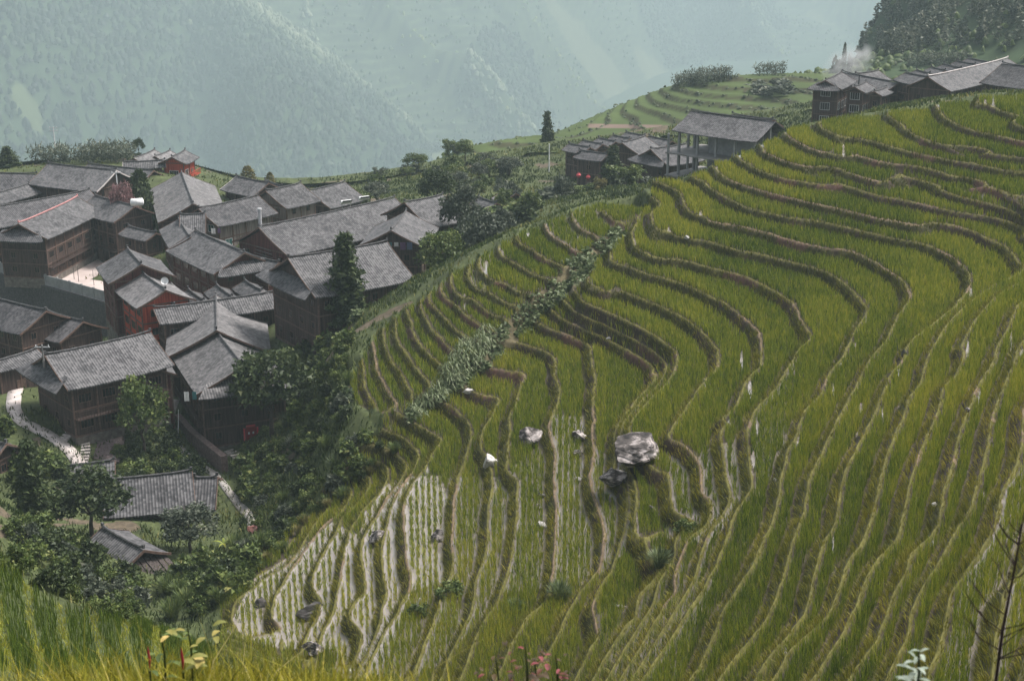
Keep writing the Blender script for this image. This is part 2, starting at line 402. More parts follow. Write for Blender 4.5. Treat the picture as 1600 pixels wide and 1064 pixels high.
def terrace(L, up, step, jitter_seed):
    """L -> (height in levels, tread coordinate info). up=True: L grows uphill"""
    q = L if up else -L
    q = q + 0.03 * fbm(XG / 1.3, YG / 1.3, 3, jitter_seed) + 0.04 * fbm(XG / 4.0, YG / 4.0, 2, jitter_seed + 1)
    gy, gx = np.gradient(q)
    da = (A1 - A0) / (NA - 1); dr = (R1 - R0) / (NR - 1)
    g = np.hypot(gx / da, gy / dr) / DG          # levels per metre
    g = np.clip(blur(g, 6), 0.08, 3.0)
    n = np.floor(q); t = q - n
    d_lip = t / g; d_up = (1 - t) / g
    rw = np.minimum(0.78 * step, 0.42 / g)
    bw = np.minimum(0.26, 0.2 / g) * (1 + 0.45 * fbm(XG / 1.1, YG / 1.1, 2, jitter_seed + 2))
    s = np.clip(1 - d_up / rw, 0, 1); s = s * s * (3 - 2 * s)
    bund = np.clip(1 - (d_lip / bw - 0.45) / 0.55, 0, 1) * (d_lip < bw)
    bund = bund * np.clip(d_lip / 0.08, 0.4, 1)
    hz = n + s
    return hz, n, t, d_lip, d_up, rw, bw, bund, g
tm = terrace(LM, True, STEP, 3); ts = terrace(LS, False, STEP_S, 5)
zM = CZ - H0 + STEP * tm[0] + 0.22 * tm[7]
zS = CZ - (42.0 - STEP_S * 4) + STEP_S * ts[0] + 0.14 * ts[7]
wsum = np.maximum(wM + wS, 1e-6); tot = np.clip(wM + wS, 0, 1)
Zb = Z0 + 0.35 * fbm(XG / 4, YG / 4, 4, 9)
# little terraces of the left foreground slope
ZG = tot * (wM * zM + wS * zS) / wsum + (1 - tot) * Zb
mainw = wM / wsum
def pick(i): return np.where(mainw > 0.5, tm[i], ts[i])
d_lip, d_up, rw, bw, bund, grad = (pick(i) for i in (3, 4, 5, 6, 7, 8))
inside = tot > 0.9
UG, VG = proj(XG, YG, ZG)

def height_at(x, y):
    """terrain height under world points"""
    x = np.asarray(x, float); y = np.asarray(y, float)
    a = np.arctan2(x, y); r = np.log(np.hypot(x, y))
    fi = (a - A0) / (A1 - A0) * (NA - 1); fj = (r - R0) / (R1 - R0) * (NR - 1)
    i = np.clip(fi.astype(int), 0, NA - 2); j = np.clip(fj.astype(int), 0, NR - 2)
    fx = np.clip(fi - i, 0, 1); fy = np.clip(fj - j, 0, 1)
    return ZG[j, i] * (1 - fx) * (1 - fy) + ZG[j, i + 1] * fx * (1 - fy) + ZG[j + 1, i] * (1 - fx) * fy + ZG[j + 1, i + 1] * fx * fy
# ------------------------------------------------------------------ ground cover of the hillside (what each patch of ground is)
def in_px(poly, U, V):
    p = pl(poly); m = np.zeros(U.shape, bool); n = len(p)
    for i in range(n):
        (x1, y1), (x2, y2) = p[i], p[(i + 1) % n]
        c = ((y1 > V) != (y2 > V))
        with np.errstate(divide='ignore', invalid='ignore'):
            m ^= c & (U < (x2 - x1) * (V - y1) / (y2 - y1 + 1e-9) + x1)
    return m
wet = np.zeros(AG.shape)
WET = [(1.0, "352,990 395,905 470,858 520,815 560,835 596,760 640,745 690,742 704,800 702,905 640,925 600,1010 540,1020 420,1010"),
       (0.75, "570,800 640,745 640,930 600,1060 520,1060 540,960"),
       (0.42, "785,745 845,690 905,680 990,742 1000,842 930,905 905,915 785,925 700,1030 640,1064 600,1064 640,950 690,850 700,745"),
       (0.5, "862,648 920,650 925,890 862,905"),
       (0.42, "1040,700 1070,715 1165,680 1170,780 1110,850 1040,840"),
       (0.2, "1000,940 1100,850 1130,860 1060,1064 960,1064 930,960"),
       (0.4, "1545,800 1620,700 1620,900 1570,1064 1470,1064 1500,930"),
       (0.35, "760,460 735,440 742,405 770,395 760,440"),
       (0.3, "890,320 940,315 960,360 900,345"), (0.3, "845,340 895,330 930,372 900,395 858,362"),
       (0.3, "1180,650 1245,560 1230,700 1180,790")]
for wv_, p_ in WET:
    wet = np.maximum(wet, wv_ * in_px(p_, UG, VG))
GLINT = ("1064,313 1045,364 1095,342 953,404 991,380 911,444 925,450 1187,542 1189,568 1159,557 1159,569 1172,611 1139,662 1183,668 1177,718 1175,752 1101,598 1120,270 1156,250 1190,235 1226,211 1273,193 1318,236 "
         "1382,181 1466,166 1540,165 1552,168 1588,143 1336,542 1312,566 1302,612 1246,692 760,415 759,425 726,472 859,592 668,736 1517,460 1512,545 1580,534 1597,553 897,352 903,362 852,352 860,370 1014,350 785,404 "
         "779,396 1212,790 1209,812 1154,735 1156,700 825,368 1352,495 1378,650 1340,690 1537,775 1457,848 1302,852 1250,962 1228,1018 982,313 1535,300 1404,575 1405,640 1345,640 1530,620 1566,770 1140,820 1046,692").split()
glint = np.zeros(AG.shape, bool)
for k, g_ in enumerate(GLINT):
    u_, v_ = (float(q) for q in g_.split(','))
    d2 = ((UG - u_) / (2.0 + 0.5 * (k % 3))) ** 2 + ((VG - v_) / (7.0 + 3 * (k % 4))) ** 2
    glint |= (d2 < 1) & inside
tread = inside & (d_lip > bw * 0.95) & (d_up > rw * 0.75)
riser = inside & ~tread & (d_up <= rw * 0.75 + 1e-6)
bundm = inside & ~tread & ~riser
# strip of vegetables between the two sets of paddies: distance to the seam line in photo pixels
def line_dist(U, V, pts):
    best = np.full(U.shape, 1e9)
    for (x1, y1), (x2, y2) in zip(pts, pts[1:]):
        dx, dy = x2 - x1, y2 - y1
        t = np.clip(((U - x1) * dx + (V - y1) * dy) / (dx * dx + dy * dy), 0, 1)
        best = np.minimum(best, np.hypot(U - x1 - t * dx, V - y1 - t * dy))
    return best
VEG = pl("968,366 938,390 905,422 868,455 826,494 784,535 742,580 700,612 660,640 640,655")
vd = line_dist(UG, VG, VEG)
vegw = np.interp(VG, [350, 400, 450, 560, 600, 660], [6, 13, 18, 19, 14, 8])
near_seam = np.abs(wM - wS) < 1.0
veg = (vd < vegw * (1 + 0.45 * fbm(XG / 3.5, YG / 3.5, 3, 58))) & (tot > 0.5) & (DG < 190) & (DG > 100)
nA = fbm(XG / 2.2, YG / 2.2, 4, 21); nB = fbm(XG / 9, YG / 9, 3, 33); nC = fbm(XG / 0.7, YG / 0.7, 3, 44)
REDS = [(1443, 240, 22), (900, 395, 14), (690, 470, 30), (740, 500, 28), (790, 440, 26), (850, 400, 20), (945, 350, 14), (700, 540, 22), (640, 520, 14), (760, 600, 20), (720, 640, 20), (790, 585, 20), (1240, 375, 30), (1160, 430, 30),
        (1220, 300, 25), (1300, 305, 22), (1010, 560, 26), (1360, 265, 16), (1540, 300, 22), (1590, 230, 14), (900, 540, 14)]
red = np.zeros(AG.shape)
for u_, v_, r_ in REDS: red = np.maximum(red, np.exp(-(((UG - u_) / r_) ** 2 + ((VG - v_) / (r_ * 0.8)) ** 2)))
colr = np.zeros(AG.shape + (4,)); colr[..., 3] = 1
def setc(m, c, var=0.25, n=nA):
    colr[m, :3] = np.array(c) * (1 + var * n[m])[:, None]
setc(np.ones(AG.shape, bool), (0.055, 0.07, 0.025), 0.5)
setc(tot <= 0.9, (0.06, 0.075, 0.03), 0.5)
setc(tread, (0.055, 0.045, 0.03), 0.3)
setc(riser, (0.045, 0.043, 0.016), 0.4)
mr = riser & ((red + 0.35 * nB + 0.4 * nA) > 0.42)
setc(mr, (0.075, 0.042, 0.033), 0.5, nC)
md = riser & ~mr & ((nB + 0.6 * nA) > 0.3)
setc(md, (0.045, 0.033, 0.024), 0.4, nC)
setc(bundm, (0.10, 0.095, 0.028), 0.3)
PATHL = "923,640 927,661 923,690 925,702 923,731 921,747 924,770 931,794 940,824 942,842 939,865 936,891|1046,690 1066,698 1084,714 1092,735 1094,760 1103,784|1070,848 1060,873 1050,903 1053,925 1037,945|858,661 861,694 866,731 866,803 860,905|628,790 628,846 634,881 638,920|1110,347 1160,356 1260,383 1326,393 1392,428 1422,462|1240,480 1250,505 1262,528|1130,480 1160,498 1186,520 1185,545|1460,380 1494,408 1514,455|1140,284 1176,296 1260,317 1320,331 1440,356|1196,240 1240,258 1300,270 1370,285|1230,214 1288,240|1336,243 1400,258 1520,291 1600,322|925,938 923,955 930,985|575,512 583,548 587,578 608,618 622,634|898,349 907,360 935,375|851,355 886,386 905,400|440,900 496,835 520,812|530,900 560,830 640,745|704,860 706,800 712,760"
pth = np.zeros(AG.shape, bool)
for s_ in PATHL.split('|'): pth |= (line_dist(UG, VG, pl(s_)) < 5)
pb = bundm & (pth | ((nB + 0.8 * nA) > 0.75))
setc(pb, (0.14, 0.105, 0.07), 0.4, nC)
setc(veg, (0.10, 0.085, 0.05), 0.4)
# bare earth and gravel outside the paddies
earth = (tot < 0.5) & ((fbm(XG / 7, YG / 7, 4, 71)) > 0.42) & (VG < 840)
setc(earth, (0.10, 0.08, 0.058), 0.4, nC)
wetA = np.where(tread, np.clip(wet * 1.4, 0, 1), 0) 
wetA = np.where(glint & tread, 1.0, wetA)
wetA = np.where(tread & (wetA < 0.2), 0.02, wetA)
wetA = np.where(veg, 0, wetA)

m, n, l, b = new_mat("paddy_ground")
at = n.new("ShaderNodeAttribute"); at.attribute_name = "col"
aw = n.new("ShaderNodeAttribute"); aw.attribute_name = "wet"
nz = n.new("ShaderNodeTexNoise"); nz.inputs["Scale"].default_value = 2.5; nz.inputs["Detail"].default_value = 6
geo = n.new("ShaderNodeNewGeometry"); l.new(geo.outputs["Position"], nz.inputs["Vector"])
mx = n.new("ShaderNodeMix"); mx.data_type = 'RGBA'; mx.blend_type = 'MULTIPLY'; mx.inputs[0].default_value = 0.8
rp = ramp(n, [(0.3, (0.55, 0.55, 0.55)), (0.7, (1.35, 1.3, 1.2))]); l.new(nz.outputs["Fac"], rp.inputs[0])
l.new(at.outputs["Color"], mx.inputs[6]); l.new(rp.outputs[0], mx.inputs[7])
l.new(mx.outputs[2], b.inputs["Base Color"]); b.inputs["Roughness"].default_value = 0.9; b.inputs["Specular IOR Level"].default_value = 0.2
wt = n.new("ShaderNodeBsdfPrincipled")
wt.inputs["Base Color"].default_value = (0.25, 0.215, 0.19, 1); wt.inputs["Roughness"].default_value = 0.16; wt.inputs["IOR"].default_value = 1.9
wn = n.new("ShaderNodeTexNoise"); wn.inputs["Scale"].default_value = 1.6; l.new(geo.outputs["Position"], wn.inputs["Vector"])
wb = n.new("ShaderNodeBump"); wb.inputs["Strength"].default_value = 0.05; l.new(wn.outputs["Fac"], wb.inputs["Height"]); l.new(wb.outputs[0], wt.inputs["Normal"])
ms = n.new("ShaderNodeMixShader"); l.new(aw.outputs["Fac"], ms.inputs[0]); l.new(b.outputs[0], ms.inputs[1]); l.new(wt.outputs[0], ms.inputs[2])
l.new(ms.outputs[0], n["Material Output"].inputs[0])
gidx = np.arange(NA * NR).reshape(NR, NA)
gf = np.stack([gidx[:-1, :-1], gidx[:-1, 1:], gidx[1:, 1:], gidx[1:, :-1]], -1).reshape(-1, 4)
hill = mesh_np("terraced_hillside", np.stack([XG, YG, ZG], -1).reshape(-1, 3), gf, m, smooth=True, attrs={"col": colr.reshape(-1, 4), "wet": wetA.ravel()})
tag(hill, kind="structure")

# ------------------------------------------------------------------ blades: rice, bund grass (each one object, uncountable)
def blade_mat(name, stops, transl=0.25):
    m, n, l, b = new_mat(name)
    at = n.new("ShaderNodeAttribute"); at.attribute_name = "tone"
    r = ramp(n, stops); l.new(at.outputs["Fac"], r.inputs[0])
    b.inputs["Roughness"].default_value = 0.55; b.inputs["Specular IOR Level"].default_value = 0.25
    l.new(r.outputs[0], b.inputs["Base Color"])
    if transl:
        tr = n.new("ShaderNodeBsdfTranslucent"); l.new(r.outputs[0], tr.inputs[0])
        ms = n.new("ShaderNodeMixShader"); ms.inputs[0].default_value = transl
        l.new(b.outputs[0], ms.inputs[1]); l.new(tr.outputs[0], ms.inputs[2]); l.new(ms.outputs[0], n["Material Output"].inputs[0])
    return m
def make_blades(base, height, width, leanx, leany, tone, name, mat):
    """bent leaf blades: two triangles and a tip, 4 points each"""
    N = len(base); th = rng.uniform(0, 2 * np.pi, N)
    wx = np.cos(th) * width / 2; wy = np.sin(th) * width / 2
    z = np.zeros(N)
    v = np.empty((N, 5, 3))
    v[:, 0] = base + np.c_[-wx, -wy, z - 0.03]
    v[:, 1] = base + np.c_[wx, wy, z - 0.03]
    mid = base + np.c_[leanx * 0.36, leany * 0.36, height * 0.62]
    v[:, 2] = mid + np.c_[-wx * 0.75, -wy * 0.75, z]
    v[:, 3] = mid + np.c_[wx * 0.75, wy * 0.75, z]
    v[:, 4] = base + np.c_[leanx, leany, height]
    i = np.arange(N)[:, None] * 5
    f = np.concatenate([i + np.array([[0, 1, 3]]), i + np.array([[0, 3, 2]]), i + np.array([[2, 3, 4]])])
    return mesh_np(name, v.reshape(-1, 3), f, mat, attrs={"tone": np.repeat(tone, 5)})
CELL_A = (A1 - A0) / (NA - 1); CELL_R = (R1 - R0) / (NR - 1)
def scatter(dens):
    """dens: blades per square metre on the grid -> indices + world xyz"""
    lam = dens * (DG * CELL_A) * (DG * CELL_R)
    cnt = rng.poisson(lam)
    j, i = np.nonzero(cnt); c = cnt[j, i]
    j = np.repeat(j, c); i = np.repeat(i, c)
    a = A0 + (i + rng.uniform(-.5, .5, len(i))) * CELL_A
    r = R0 + (j + rng.uniform(-.5, .5, len(j))) * CELL_R
    d = np.exp(r); x = d * np.sin(a); y = d * np.cos(a)
    return j, i, a, r, np.c_[x, y, height_at(x, y)]
vis = (UG > -140) & (UG < 1960) & (VG < 1180) & (VG > 60)
dfac = np.clip(85.0 / DG, 0.5, 1.3)
field_tone = fbm(XG / 14, YG / 14, 3, 81) * 0.25 + fbm(XG / 3, YG / 3, 3, 82) * 0.12 + 0.09 * np.sin(pick(1) * 12.9898 + 4.1 * np.floor(AG * 14))
ricem = tread & vis & ~glint & ~veg & (d_lip > bw + 0.16) & (d_up > rw * 0.9 + 0.12)
dens = np.where(ricem, 88 * dfac ** 1.3, 0.0)
wetd = np.clip(wet, 0, 1)
dens = dens * (1 + 0.10 * wetd - 0.10 * np.clip(wetd - 0.6, 0, 1))
j, i, a, r, P = scatter(dens)
w_ = wetd[j, i]
# planting rows where the rice is still young: pull the plants on to rows 0.42 m apart
rowp = 0.0046
ar = np.round(a / rowp) * rowp + rng.normal(0, 0.00075, len(a))
mrow = rng.uniform(0, 1, len(a)) < np.clip(w_ * 1.5, 0, 1)
a2 = np.where(mrow, ar, a)
d_ = np.exp(r); x_ = d_ * np.sin(a2); y_ = d_ * np.cos(a2)
ii = np.clip(((a2 - A0) / CELL_A).round().astype(int), 0, NA - 1)
ok = ricem[j, ii]
keep = ok & (rng.uniform(0, 1, len(a)) > 0.45 * np.clip(w_ - 0.6, 0, 1))
P = np.c_[x_, y_, height_at(x_, y_)][keep]; j = j[keep]; ii = ii[keep]; w_ = w_[keep]; N = len(P); dd = d_[keep]
h_ = rng.uniform(0.55, 1.0, N) * (1 - 0.46 * w_) * (1 + 0.25 * field_tone[j, ii])
wd = rng.uniform(0.034, 0.06, N) * np.clip(dd / 95, 0.75, 1.7)
ln = rng.normal(0, 0.15, (N, 2)) + np.array([-0.04, -0.02])
tone = np.clip(0.5 + field_tone[j, ii] + rng.normal(0, 0.24, N), 0, 1)
RICE = blade_mat("rice_leaf", [(0.0, (0.045, 0.082, 0.009)), (0.35, (0.135, 0.182, 0.019)), (0.65, (0.25, 0.275, 0.029)), (1.0, (0.41, 0.37, 0.05))])
rice = make_blades(P, h_, wd, ln[:, 0], ln[:, 1], tone, "rice", RICE)
tag(rice, "green rice standing in the stepped paddies", "rice", kind="stuff")
print("rice blades", N)
lf = in_px("0,880 30,900 70,935 110,955 200,970 340,1010 340,1060 -120,1060 -120,880", UG, VG) & (DG < 105)
stripe = np.abs(((AG * 95 + 0.4 * fbm(XG / 6, YG / 6, 2, 99)) % 2.1) - 1.05) < 0.32
j, i, a, r, P = scatter(np.where(lf, 48, 0.0)); N = len(P); st_ = stripe[j, i]
tag(make_blades(P, np.where(st_, rng.uniform(.2, .45, N), rng.uniform(.5, .85, N)), rng.uniform(.03, .05, N), rng.normal(0, .13, N), rng.normal(0, .13, N), np.clip(np.where(st_, .72, .14) + rng.normal(0, .15, N), 0, 1), "rice", RICE), "green rice on the small steps at the lower left corner", "rice", kind="stuff")
# grass on the bunds and the risers, hanging downhill
gy_, gx_ = np.gradient(blur(ZG, 4))
sx = (gx_ / CELL_A * np.cos(AG) + gy_ / CELL_R * np.sin(AG)) / DG; sy = (-gx_ / CELL_A * np.sin(AG) + gy_ / CELL_R * np.cos(AG)) / DG
gm = vis & (riser | bundm) & ~glint & ~veg
dens = np.where(gm, np.where(bundm, np.where(pb, 28, 60), 105), 0) * dfac ** 1.3
dens = dens * np.clip(0.75 + 0.9 * nC, 0.2, 1.6)
dens = np.where(mr, dens * 0.30, dens); dens = np.where(md, dens * 0.55, dens)
j, i, a, r, P = scatter(dens); N = len(P); dd = np.exp(r)
bn = bundm[j, i]
h_ = np.where(bn, rng.uniform(0.08, 0.28, N), rng.uniform(0.16, 0.46, N)) * np.clip(1 + 0.7 * nC[j, i], 0.5, 1.7)
wd = rng.uniform(0.03, 0.05, N) * np.clip(dd / 95, 0.75, 1.7)
lx = -sx[j, i] * 0.16 + rng.normal(0, 0.07, N); ly = -sy[j, i] * 0.16 + rng.normal(0, 0.07, N)
dry = np.interp(VG[j, i] + 0.25 * (UG[j, i] - 900), [250, 450, 620, 800], [0.0, 0.08, 0.26, 0.34])  # yellower grass lower right; tone also paints light there, shade on upper risers
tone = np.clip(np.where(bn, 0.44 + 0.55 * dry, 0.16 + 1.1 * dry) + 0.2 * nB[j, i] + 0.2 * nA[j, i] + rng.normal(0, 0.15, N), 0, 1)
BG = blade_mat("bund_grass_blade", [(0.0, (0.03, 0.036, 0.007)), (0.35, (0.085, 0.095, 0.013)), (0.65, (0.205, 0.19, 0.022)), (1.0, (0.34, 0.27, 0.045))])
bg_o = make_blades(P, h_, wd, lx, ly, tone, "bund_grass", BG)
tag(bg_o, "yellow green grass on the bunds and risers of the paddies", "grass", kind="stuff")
print("bund grass", N)
# rough weeds on the slopes outside the paddies
weedm = vis & (tot < 0.9) & ~earth & (DG < 328) & ~lf
dens = np.where(weedm, (8 + 10 * np.clip(np.hypot(sx, sy), 0, 2)) * dfac ** 1.5 * (0.5 + (fbm(XG / 3, YG / 3, 3, 91) > -0.05) * 1.0), 0)
dens = np.where((UG < 480) & (VG < 640), dens * 0.15, dens)
j, i, a, r, P = scatter(dens); N = len(P); dd = np.exp(r)
h_ = rng.uniform(0.25, 0.7, N); wd = rng.uniform(0.05, 0.13, N) * np.clip(dd / 95, 0.7, 2.6)
ln = rng.normal(0, 0.22, (N, 2)); wt_ = fbm(XG / 6, YG / 6, 3, 92)[j, i]
tone = np.clip(0.42 + 0.5 * wt_ + rng.normal(0, 0.18, N), 0, 1)
WD = blade_mat("weed_leaf", [(0.0, (0.022, 0.038, 0.012)), (0.4, (0.06, 0.085, 0.024)), (0.7, (0.13, 0.15, 0.04)), (1.0, (0.26, 0.23, 0.085))])
tag(make_blades(P, h_, wd, ln[:, 0], ln[:, 1], tone, "weeds", WD), "rough weeds on the slopes around the village", "weeds", kind="stuff")
print("weeds", N)
# ------------------------------------------------------------------ far ground: knolls, valley and mountain
FA0, FA1 = math.radians(-33), math.radians(38)
FR0, FR1 = math.log(318.0), math.log(10500.0)
FNA, FNR = 830, 800
fa, fr = np.meshgrid(np.linspace(FA0, FA1, FNA), np.linspace(FR0, FR1, FNR))
FD = np.exp(fr); FX = FD * np.sin(fa); FY = FD * np.cos(fa)
fu = 800 + F * np.tan(fa) * CP
FC = [(u, v, d) for u, v, d in [
 (1100, 118, 440), (1170, 116, 445), (1240, 112, 450), (1060, 140, 425), (1000, 176, 410), (940, 192, 405), (880, 206, 400), (830, 216, 396), (760, 226, 390), (700, 240, 370),
 (1150, 170, 400), (1080, 200, 380), (1000, 215, 372), (900, 235, 360), (820, 260, 345), (760, 280, 335), (700, 270, 345), (640, 280, 340), (590, 296, 335),
 (1220, 180, 390), (1260, 140, 420), (1220, 215, 350), (1280, 118, 470), (1340, 104, 480), (1440, 99, 470), (1560, 99, 460), (1340, 86, 640), (1390, 60, 760), (1440, 46, 820), (1500, 26, 880), (1600, 0, 950), (1750, -40, 1000),
 (1300, 150, 380), (1500, 120, 390), (1700, 110, 390)]]
fctrl = [(*pol(at_d(u, v, d)), at_d(u, v, d).z) for u, v, d in FC]
for u, h, d in [
                (0, 95, 380), (150, 95, 380), (300, 110, 390), (450, 115, 400), (560, 105, 400), (640, 100, 430), (760, 100, 470), (900, 100, 500), (1050, 95, 530), (1180, 95, 560), (1270, 110, 600), (1310, 150, 760),
                (0, 300, 900), (200, 310, 900), (400, 310, 900), (600, 310, 900), (800, 310, 900), (1000, 310, 950), (1200, 310, 1000), (1330, 260, 1200), (1600, 60, 1300), (1800, 40, 1400), (-200, 300, 900),
                (0, 480, 1500), (400, 480, 1500), (800, 480, 1500), (1200, 480, 1600), (1600, 400, 2000), (0, 690, 2600), (400, 690, 2600), (800, 690, 2600), (1200, 690, 2600), (1600, 500, 3000)]:
    a = math.atan((u - 800) / F / CP); fctrl.append((a, math.log(d), CZ - h))
fa_s, fr_s = np.meshgrid(np.linspace(FA0, FA1, 110), np.linspace(FR0, FR1, 90))
edge = [(a, R0 + (R1 - R0) * 0.985) for a in np.linspace(A0, A1, 30)]
ez = Z0f(np.array([e[0] for e in edge]), np.array([e[1] for e in edge]))
fctrl += [(e[0], e[1], z) for e, z in zip(edge, ez)]
FZ = upsample(tps(fctrl, 3e-4)(fa_s, fr_s), FNR, FNA)
FZ = np.maximum(FZ, CZ - 700)
FZ = np.where((FD > 1300) & (fu < 1450), np.minimum(FZ, CZ - 200), FZ)
fw_knoll = np.clip((700 - FD) / 150, 0, 1)
# stepped fields on the knoll
stepz = 1.35
qk = FZ / stepz + 0.25 * fbm(FX / 25, FY / 25, 3, 5)
nk = np.floor(qk); tk = qk - nk
sk = np.clip((tk - 0.62) / 0.38, 0, 1); sk = sk * sk * (3 - 2 * sk)
terr = (nk + sk) * stepz
kmask = np.clip((fu - 720) / 60, 0, 1) * np.clip((1320 - fu) / 60, 0, 1) * np.clip((500 - FD) / 40, 0, 1)
FZ = FZ * (1 - kmask) + (terr - 0.25 * stepz * fbm(FX / 25, FY / 25, 3, 5)) * kmask
# mountain spurs: crest line on the photograph at a distance, flanks falling both ways
RIDGES = []
def crest(us, vs, dc, front, back, wob, seed):
    v = np.interp(fu, us, vs)
    d0 = dc * (1 + 0.07 * fbm(fa * 9, fa * 0, 3, seed))
    dep = PITCH + np.arctan((v - 532) / F)
    zc = CZ - d0 * np.tan(dep)
    dd_ = FD - d0
    r_ = 240.0
    prof = np.where(dd_ < 0, dd_ * front, -dd_ * back)
    k_ = np.where(dd_ < 0, front, back)
    prof = np.where(np.abs(dd_) < r_, -(dd_ ** 2) / (2 * r_) * k_, prof + r_ / 2 * k_)
    X_ = FX / 760.0 + 0.5 * fbm(FX / 900, FY / 900, 2, seed + 9); 
    gn = np.abs(fbm(X_, FY / 2700, 4, seed + 3)); gull = wob * (1.0 - 2.2 * gn)
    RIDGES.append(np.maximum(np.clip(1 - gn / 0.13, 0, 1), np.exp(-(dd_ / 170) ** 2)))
    return zc + prof + gull * np.clip(np.abs(dd_) / 500, 0, 1)
M1 = crest([-400, 100, 260, 400, 460, 540, 620, 690, 760, 900, 1900], [-420, -170, -60, 0, 42, 100, 170, 222, 285, 420, 1300], 3700, 0.50, 0.7, 230, 101)
M2 = crest([-400, 300, 500, 610, 700, 760, 800, 860, 950, 1050, 1250, 1900], [-420, -200, -80, 0, 32, 62, 108, 150, 200, 265, 420, 1200], 4900, 0.48, 0.6, 240, 202)
M3 = crest([-400, 600, 850, 1000, 1150, 1240, 1290, 1400, 1900], [-420, -330, -190, -110, -20, 50, 95, 190, 600], 6000, 0.42, 0.5, 190, 303)
M4 = crest([-400, 800, 1000, 1200, 1450, 1900], [-420, -330, -240, -200, -230, -260], 7800, 0.36, 0.3, 150, 404)
MT = np.maximum(np.maximum(M1, M2), np.maximum(M3, M4))
mlayer = np.argmax(np.stack([M1, M2, M3, M4]), 0)
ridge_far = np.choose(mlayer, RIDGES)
FZ2 = np.maximum(FZ, MT)
ismt = MT > FZ
FZ2 = FZ2 + np.where(ismt, 16 * fbm(FX / 160, FY / 160, 4, 61), 0.5 * fbm(FX / 12, FY / 12, 3, 62) * (1 - kmask))
# stepped fields on the far right slopes
stp = 20.0; q4 = FZ2 / stp + 0.35 * fbm(FX / 220, FY / 220, 3, 78); n4 = np.floor(q4); t4 = q4 - n4; s4 = np.clip((t4 - 0.5) / 0.5, 0, 1)
fld = ismt & (mlayer >= 2) & (fbm(FX / 690, FY / 690, 3, 77) > -0.12)
FZ2 = np.where(fld, FZ2 + (s4 - t4) * stp * 0.8, FZ2)
FU, FV = proj(FX, FY, FZ2)
fcol = np.zeros(fa.shape + (4,)); fcol[..., 3] = 1
n1 = fbm(FX / 9, FY / 9, 4, 63); n2 = fbm(FX / 310, FY / 310, 4, 64)
fcol[..., :3] = np.array((0.04, 0.06, 0.03)) * (1 + 0.5 * n1)[..., None]
def fset(mk, c, var=0.3): fcol[mk, :3] = np.array(c) * (1 + var * n1[mk])[:, None]
kn = kmask > 0.3
fset(kn, (0.062, 0.085, 0.030))
fset(kn & (sk > 0.1) & (sk < 0.97), (0.045, 0.045, 0.024), 0.6)
fset(kn & (np.abs(FV - (197 + 0.02 * (FU - 940))) < 3.0) & (FU > 920) & (FU < 1035), (0.16, 0.115, 0.095))
fset(fld, (0.065, 0.085, 0.042)); fset(fld & (s4 > 0.05), (0.035, 0.046, 0.026))
fset(fld & (n2 > 0.3), (0.10, 0.11, 0.06))
rid_ = np.where(mlayer == 0, M1 - np.maximum(M2, M3), M2 - np.maximum(M1, M3))
grassy = ismt & (mlayer < 2) & ((n2 > 0.5) | ((fbm(FX / 200, FY / 200, 3, 88) > -0.05) & (np.abs(fbm(FX / 760.0 + 0.5 * fbm(FX / 900, FY / 900, 2, 110), FY / 2700, 4, 104)) < 0.035)))
fset(grassy, (0.09, 0.11, 0.055))
fm, n, l, b = new_mat("far_ground")
at = n.new("ShaderNodeAttribute"); at.attribute_name = "col"; l.new(at.outputs["Color"], b.inputs["Base Color"])
b.inputs["Roughness"].default_value = 0.95; b.inputs["Specular IOR Level"].default_value = 0.1
fi_ = np.arange(FNA * FNR).reshape(FNR, FNA)
ff_ = np.stack([fi_[:-1, :-1], fi_[:-1, 1:], fi_[1:, 1:], fi_[1:, :-1]], -1).reshape(-1, 4)
tag(mesh_np("mountain", np.stack([FX, FY, FZ2], -1).reshape(-1, 3), ff_, fm, smooth=True, attrs={"col": fcol.reshape(-1, 4)}), kind="structure")
def far_height(x, y):
    a = np.arctan2(x, y); r = np.log(np.hypot(x, y))
    i = np.clip(((a - FA0) / (FA1 - FA0) * (FNA - 1)).round().astype(int), 0, FNA - 1); j = np.clip(((r - FR0) / (FR1 - FR0) * (FNR - 1)).round().astype(int), 0, FNR - 1)
    return FZ2[j, i]
def ground_z(x, y):
    d = math.hypot(x, y)
    return float(height_at(x, y)) if d < 326 else float(far_height(np.array(x), np.array(y)))
# near bank below the camera
nb_a = np.linspace(math.radians(-40), math.radians(40), 161); nb_d = np.concatenate([np.linspace(0.3, 16, 64), np.linspace(16.4, 43.5, 60)])
BA, BD = np.meshgrid(nb_a, nb_d)
bu = 800 + F * np.tan(BA) * CP
lip_d = np.interp(bu, [-400, 0, 300, 600, 800, 1100, 1700], [13.5, 13.2, 12.2, 10.5, 9.0, 8.5, 8.0])
lip_h = lip_d * np.interp(bu, [-400, 0, 300, 600, 800, 1100, 1700], [0.60, 0.60, 0.615, 0.64, 0.68, 0.70, 0.72])
hb = 1.65 + (lip_h - 1.65) * BD / lip_d
hfar = CZ - Z0f(np.clip(BA, A0, A1), np.log(np.clip(BD, 40, None)))
hdrop = lip_h + (BD - lip_d) * 1.05
hb = np.where(BD < lip_d, hb, hdrop)
hb = np.minimum(hb, np.maximum(np.maximum(hfar, lip_h), 0.67 * BD))
hend = CZ - height_at(43.5 * np.sin(np.clip(BA, A0 + .01, A1 - .01)), 43.5 * np.cos(BA))
tt = np.clip((BD - 34) / 9.0, 0, 1); hb = hb * (1 - tt) + (hend + 0.6) * tt
bx_, by_ = BD * np.sin(BA), BD * np.cos(BA)
BZ = CZ - hb + 0.12 * fbm(bx_ / 1.2, by_ / 1.2, 3, 15)
bi = np.arange(BA.size).reshape(BA.shape)
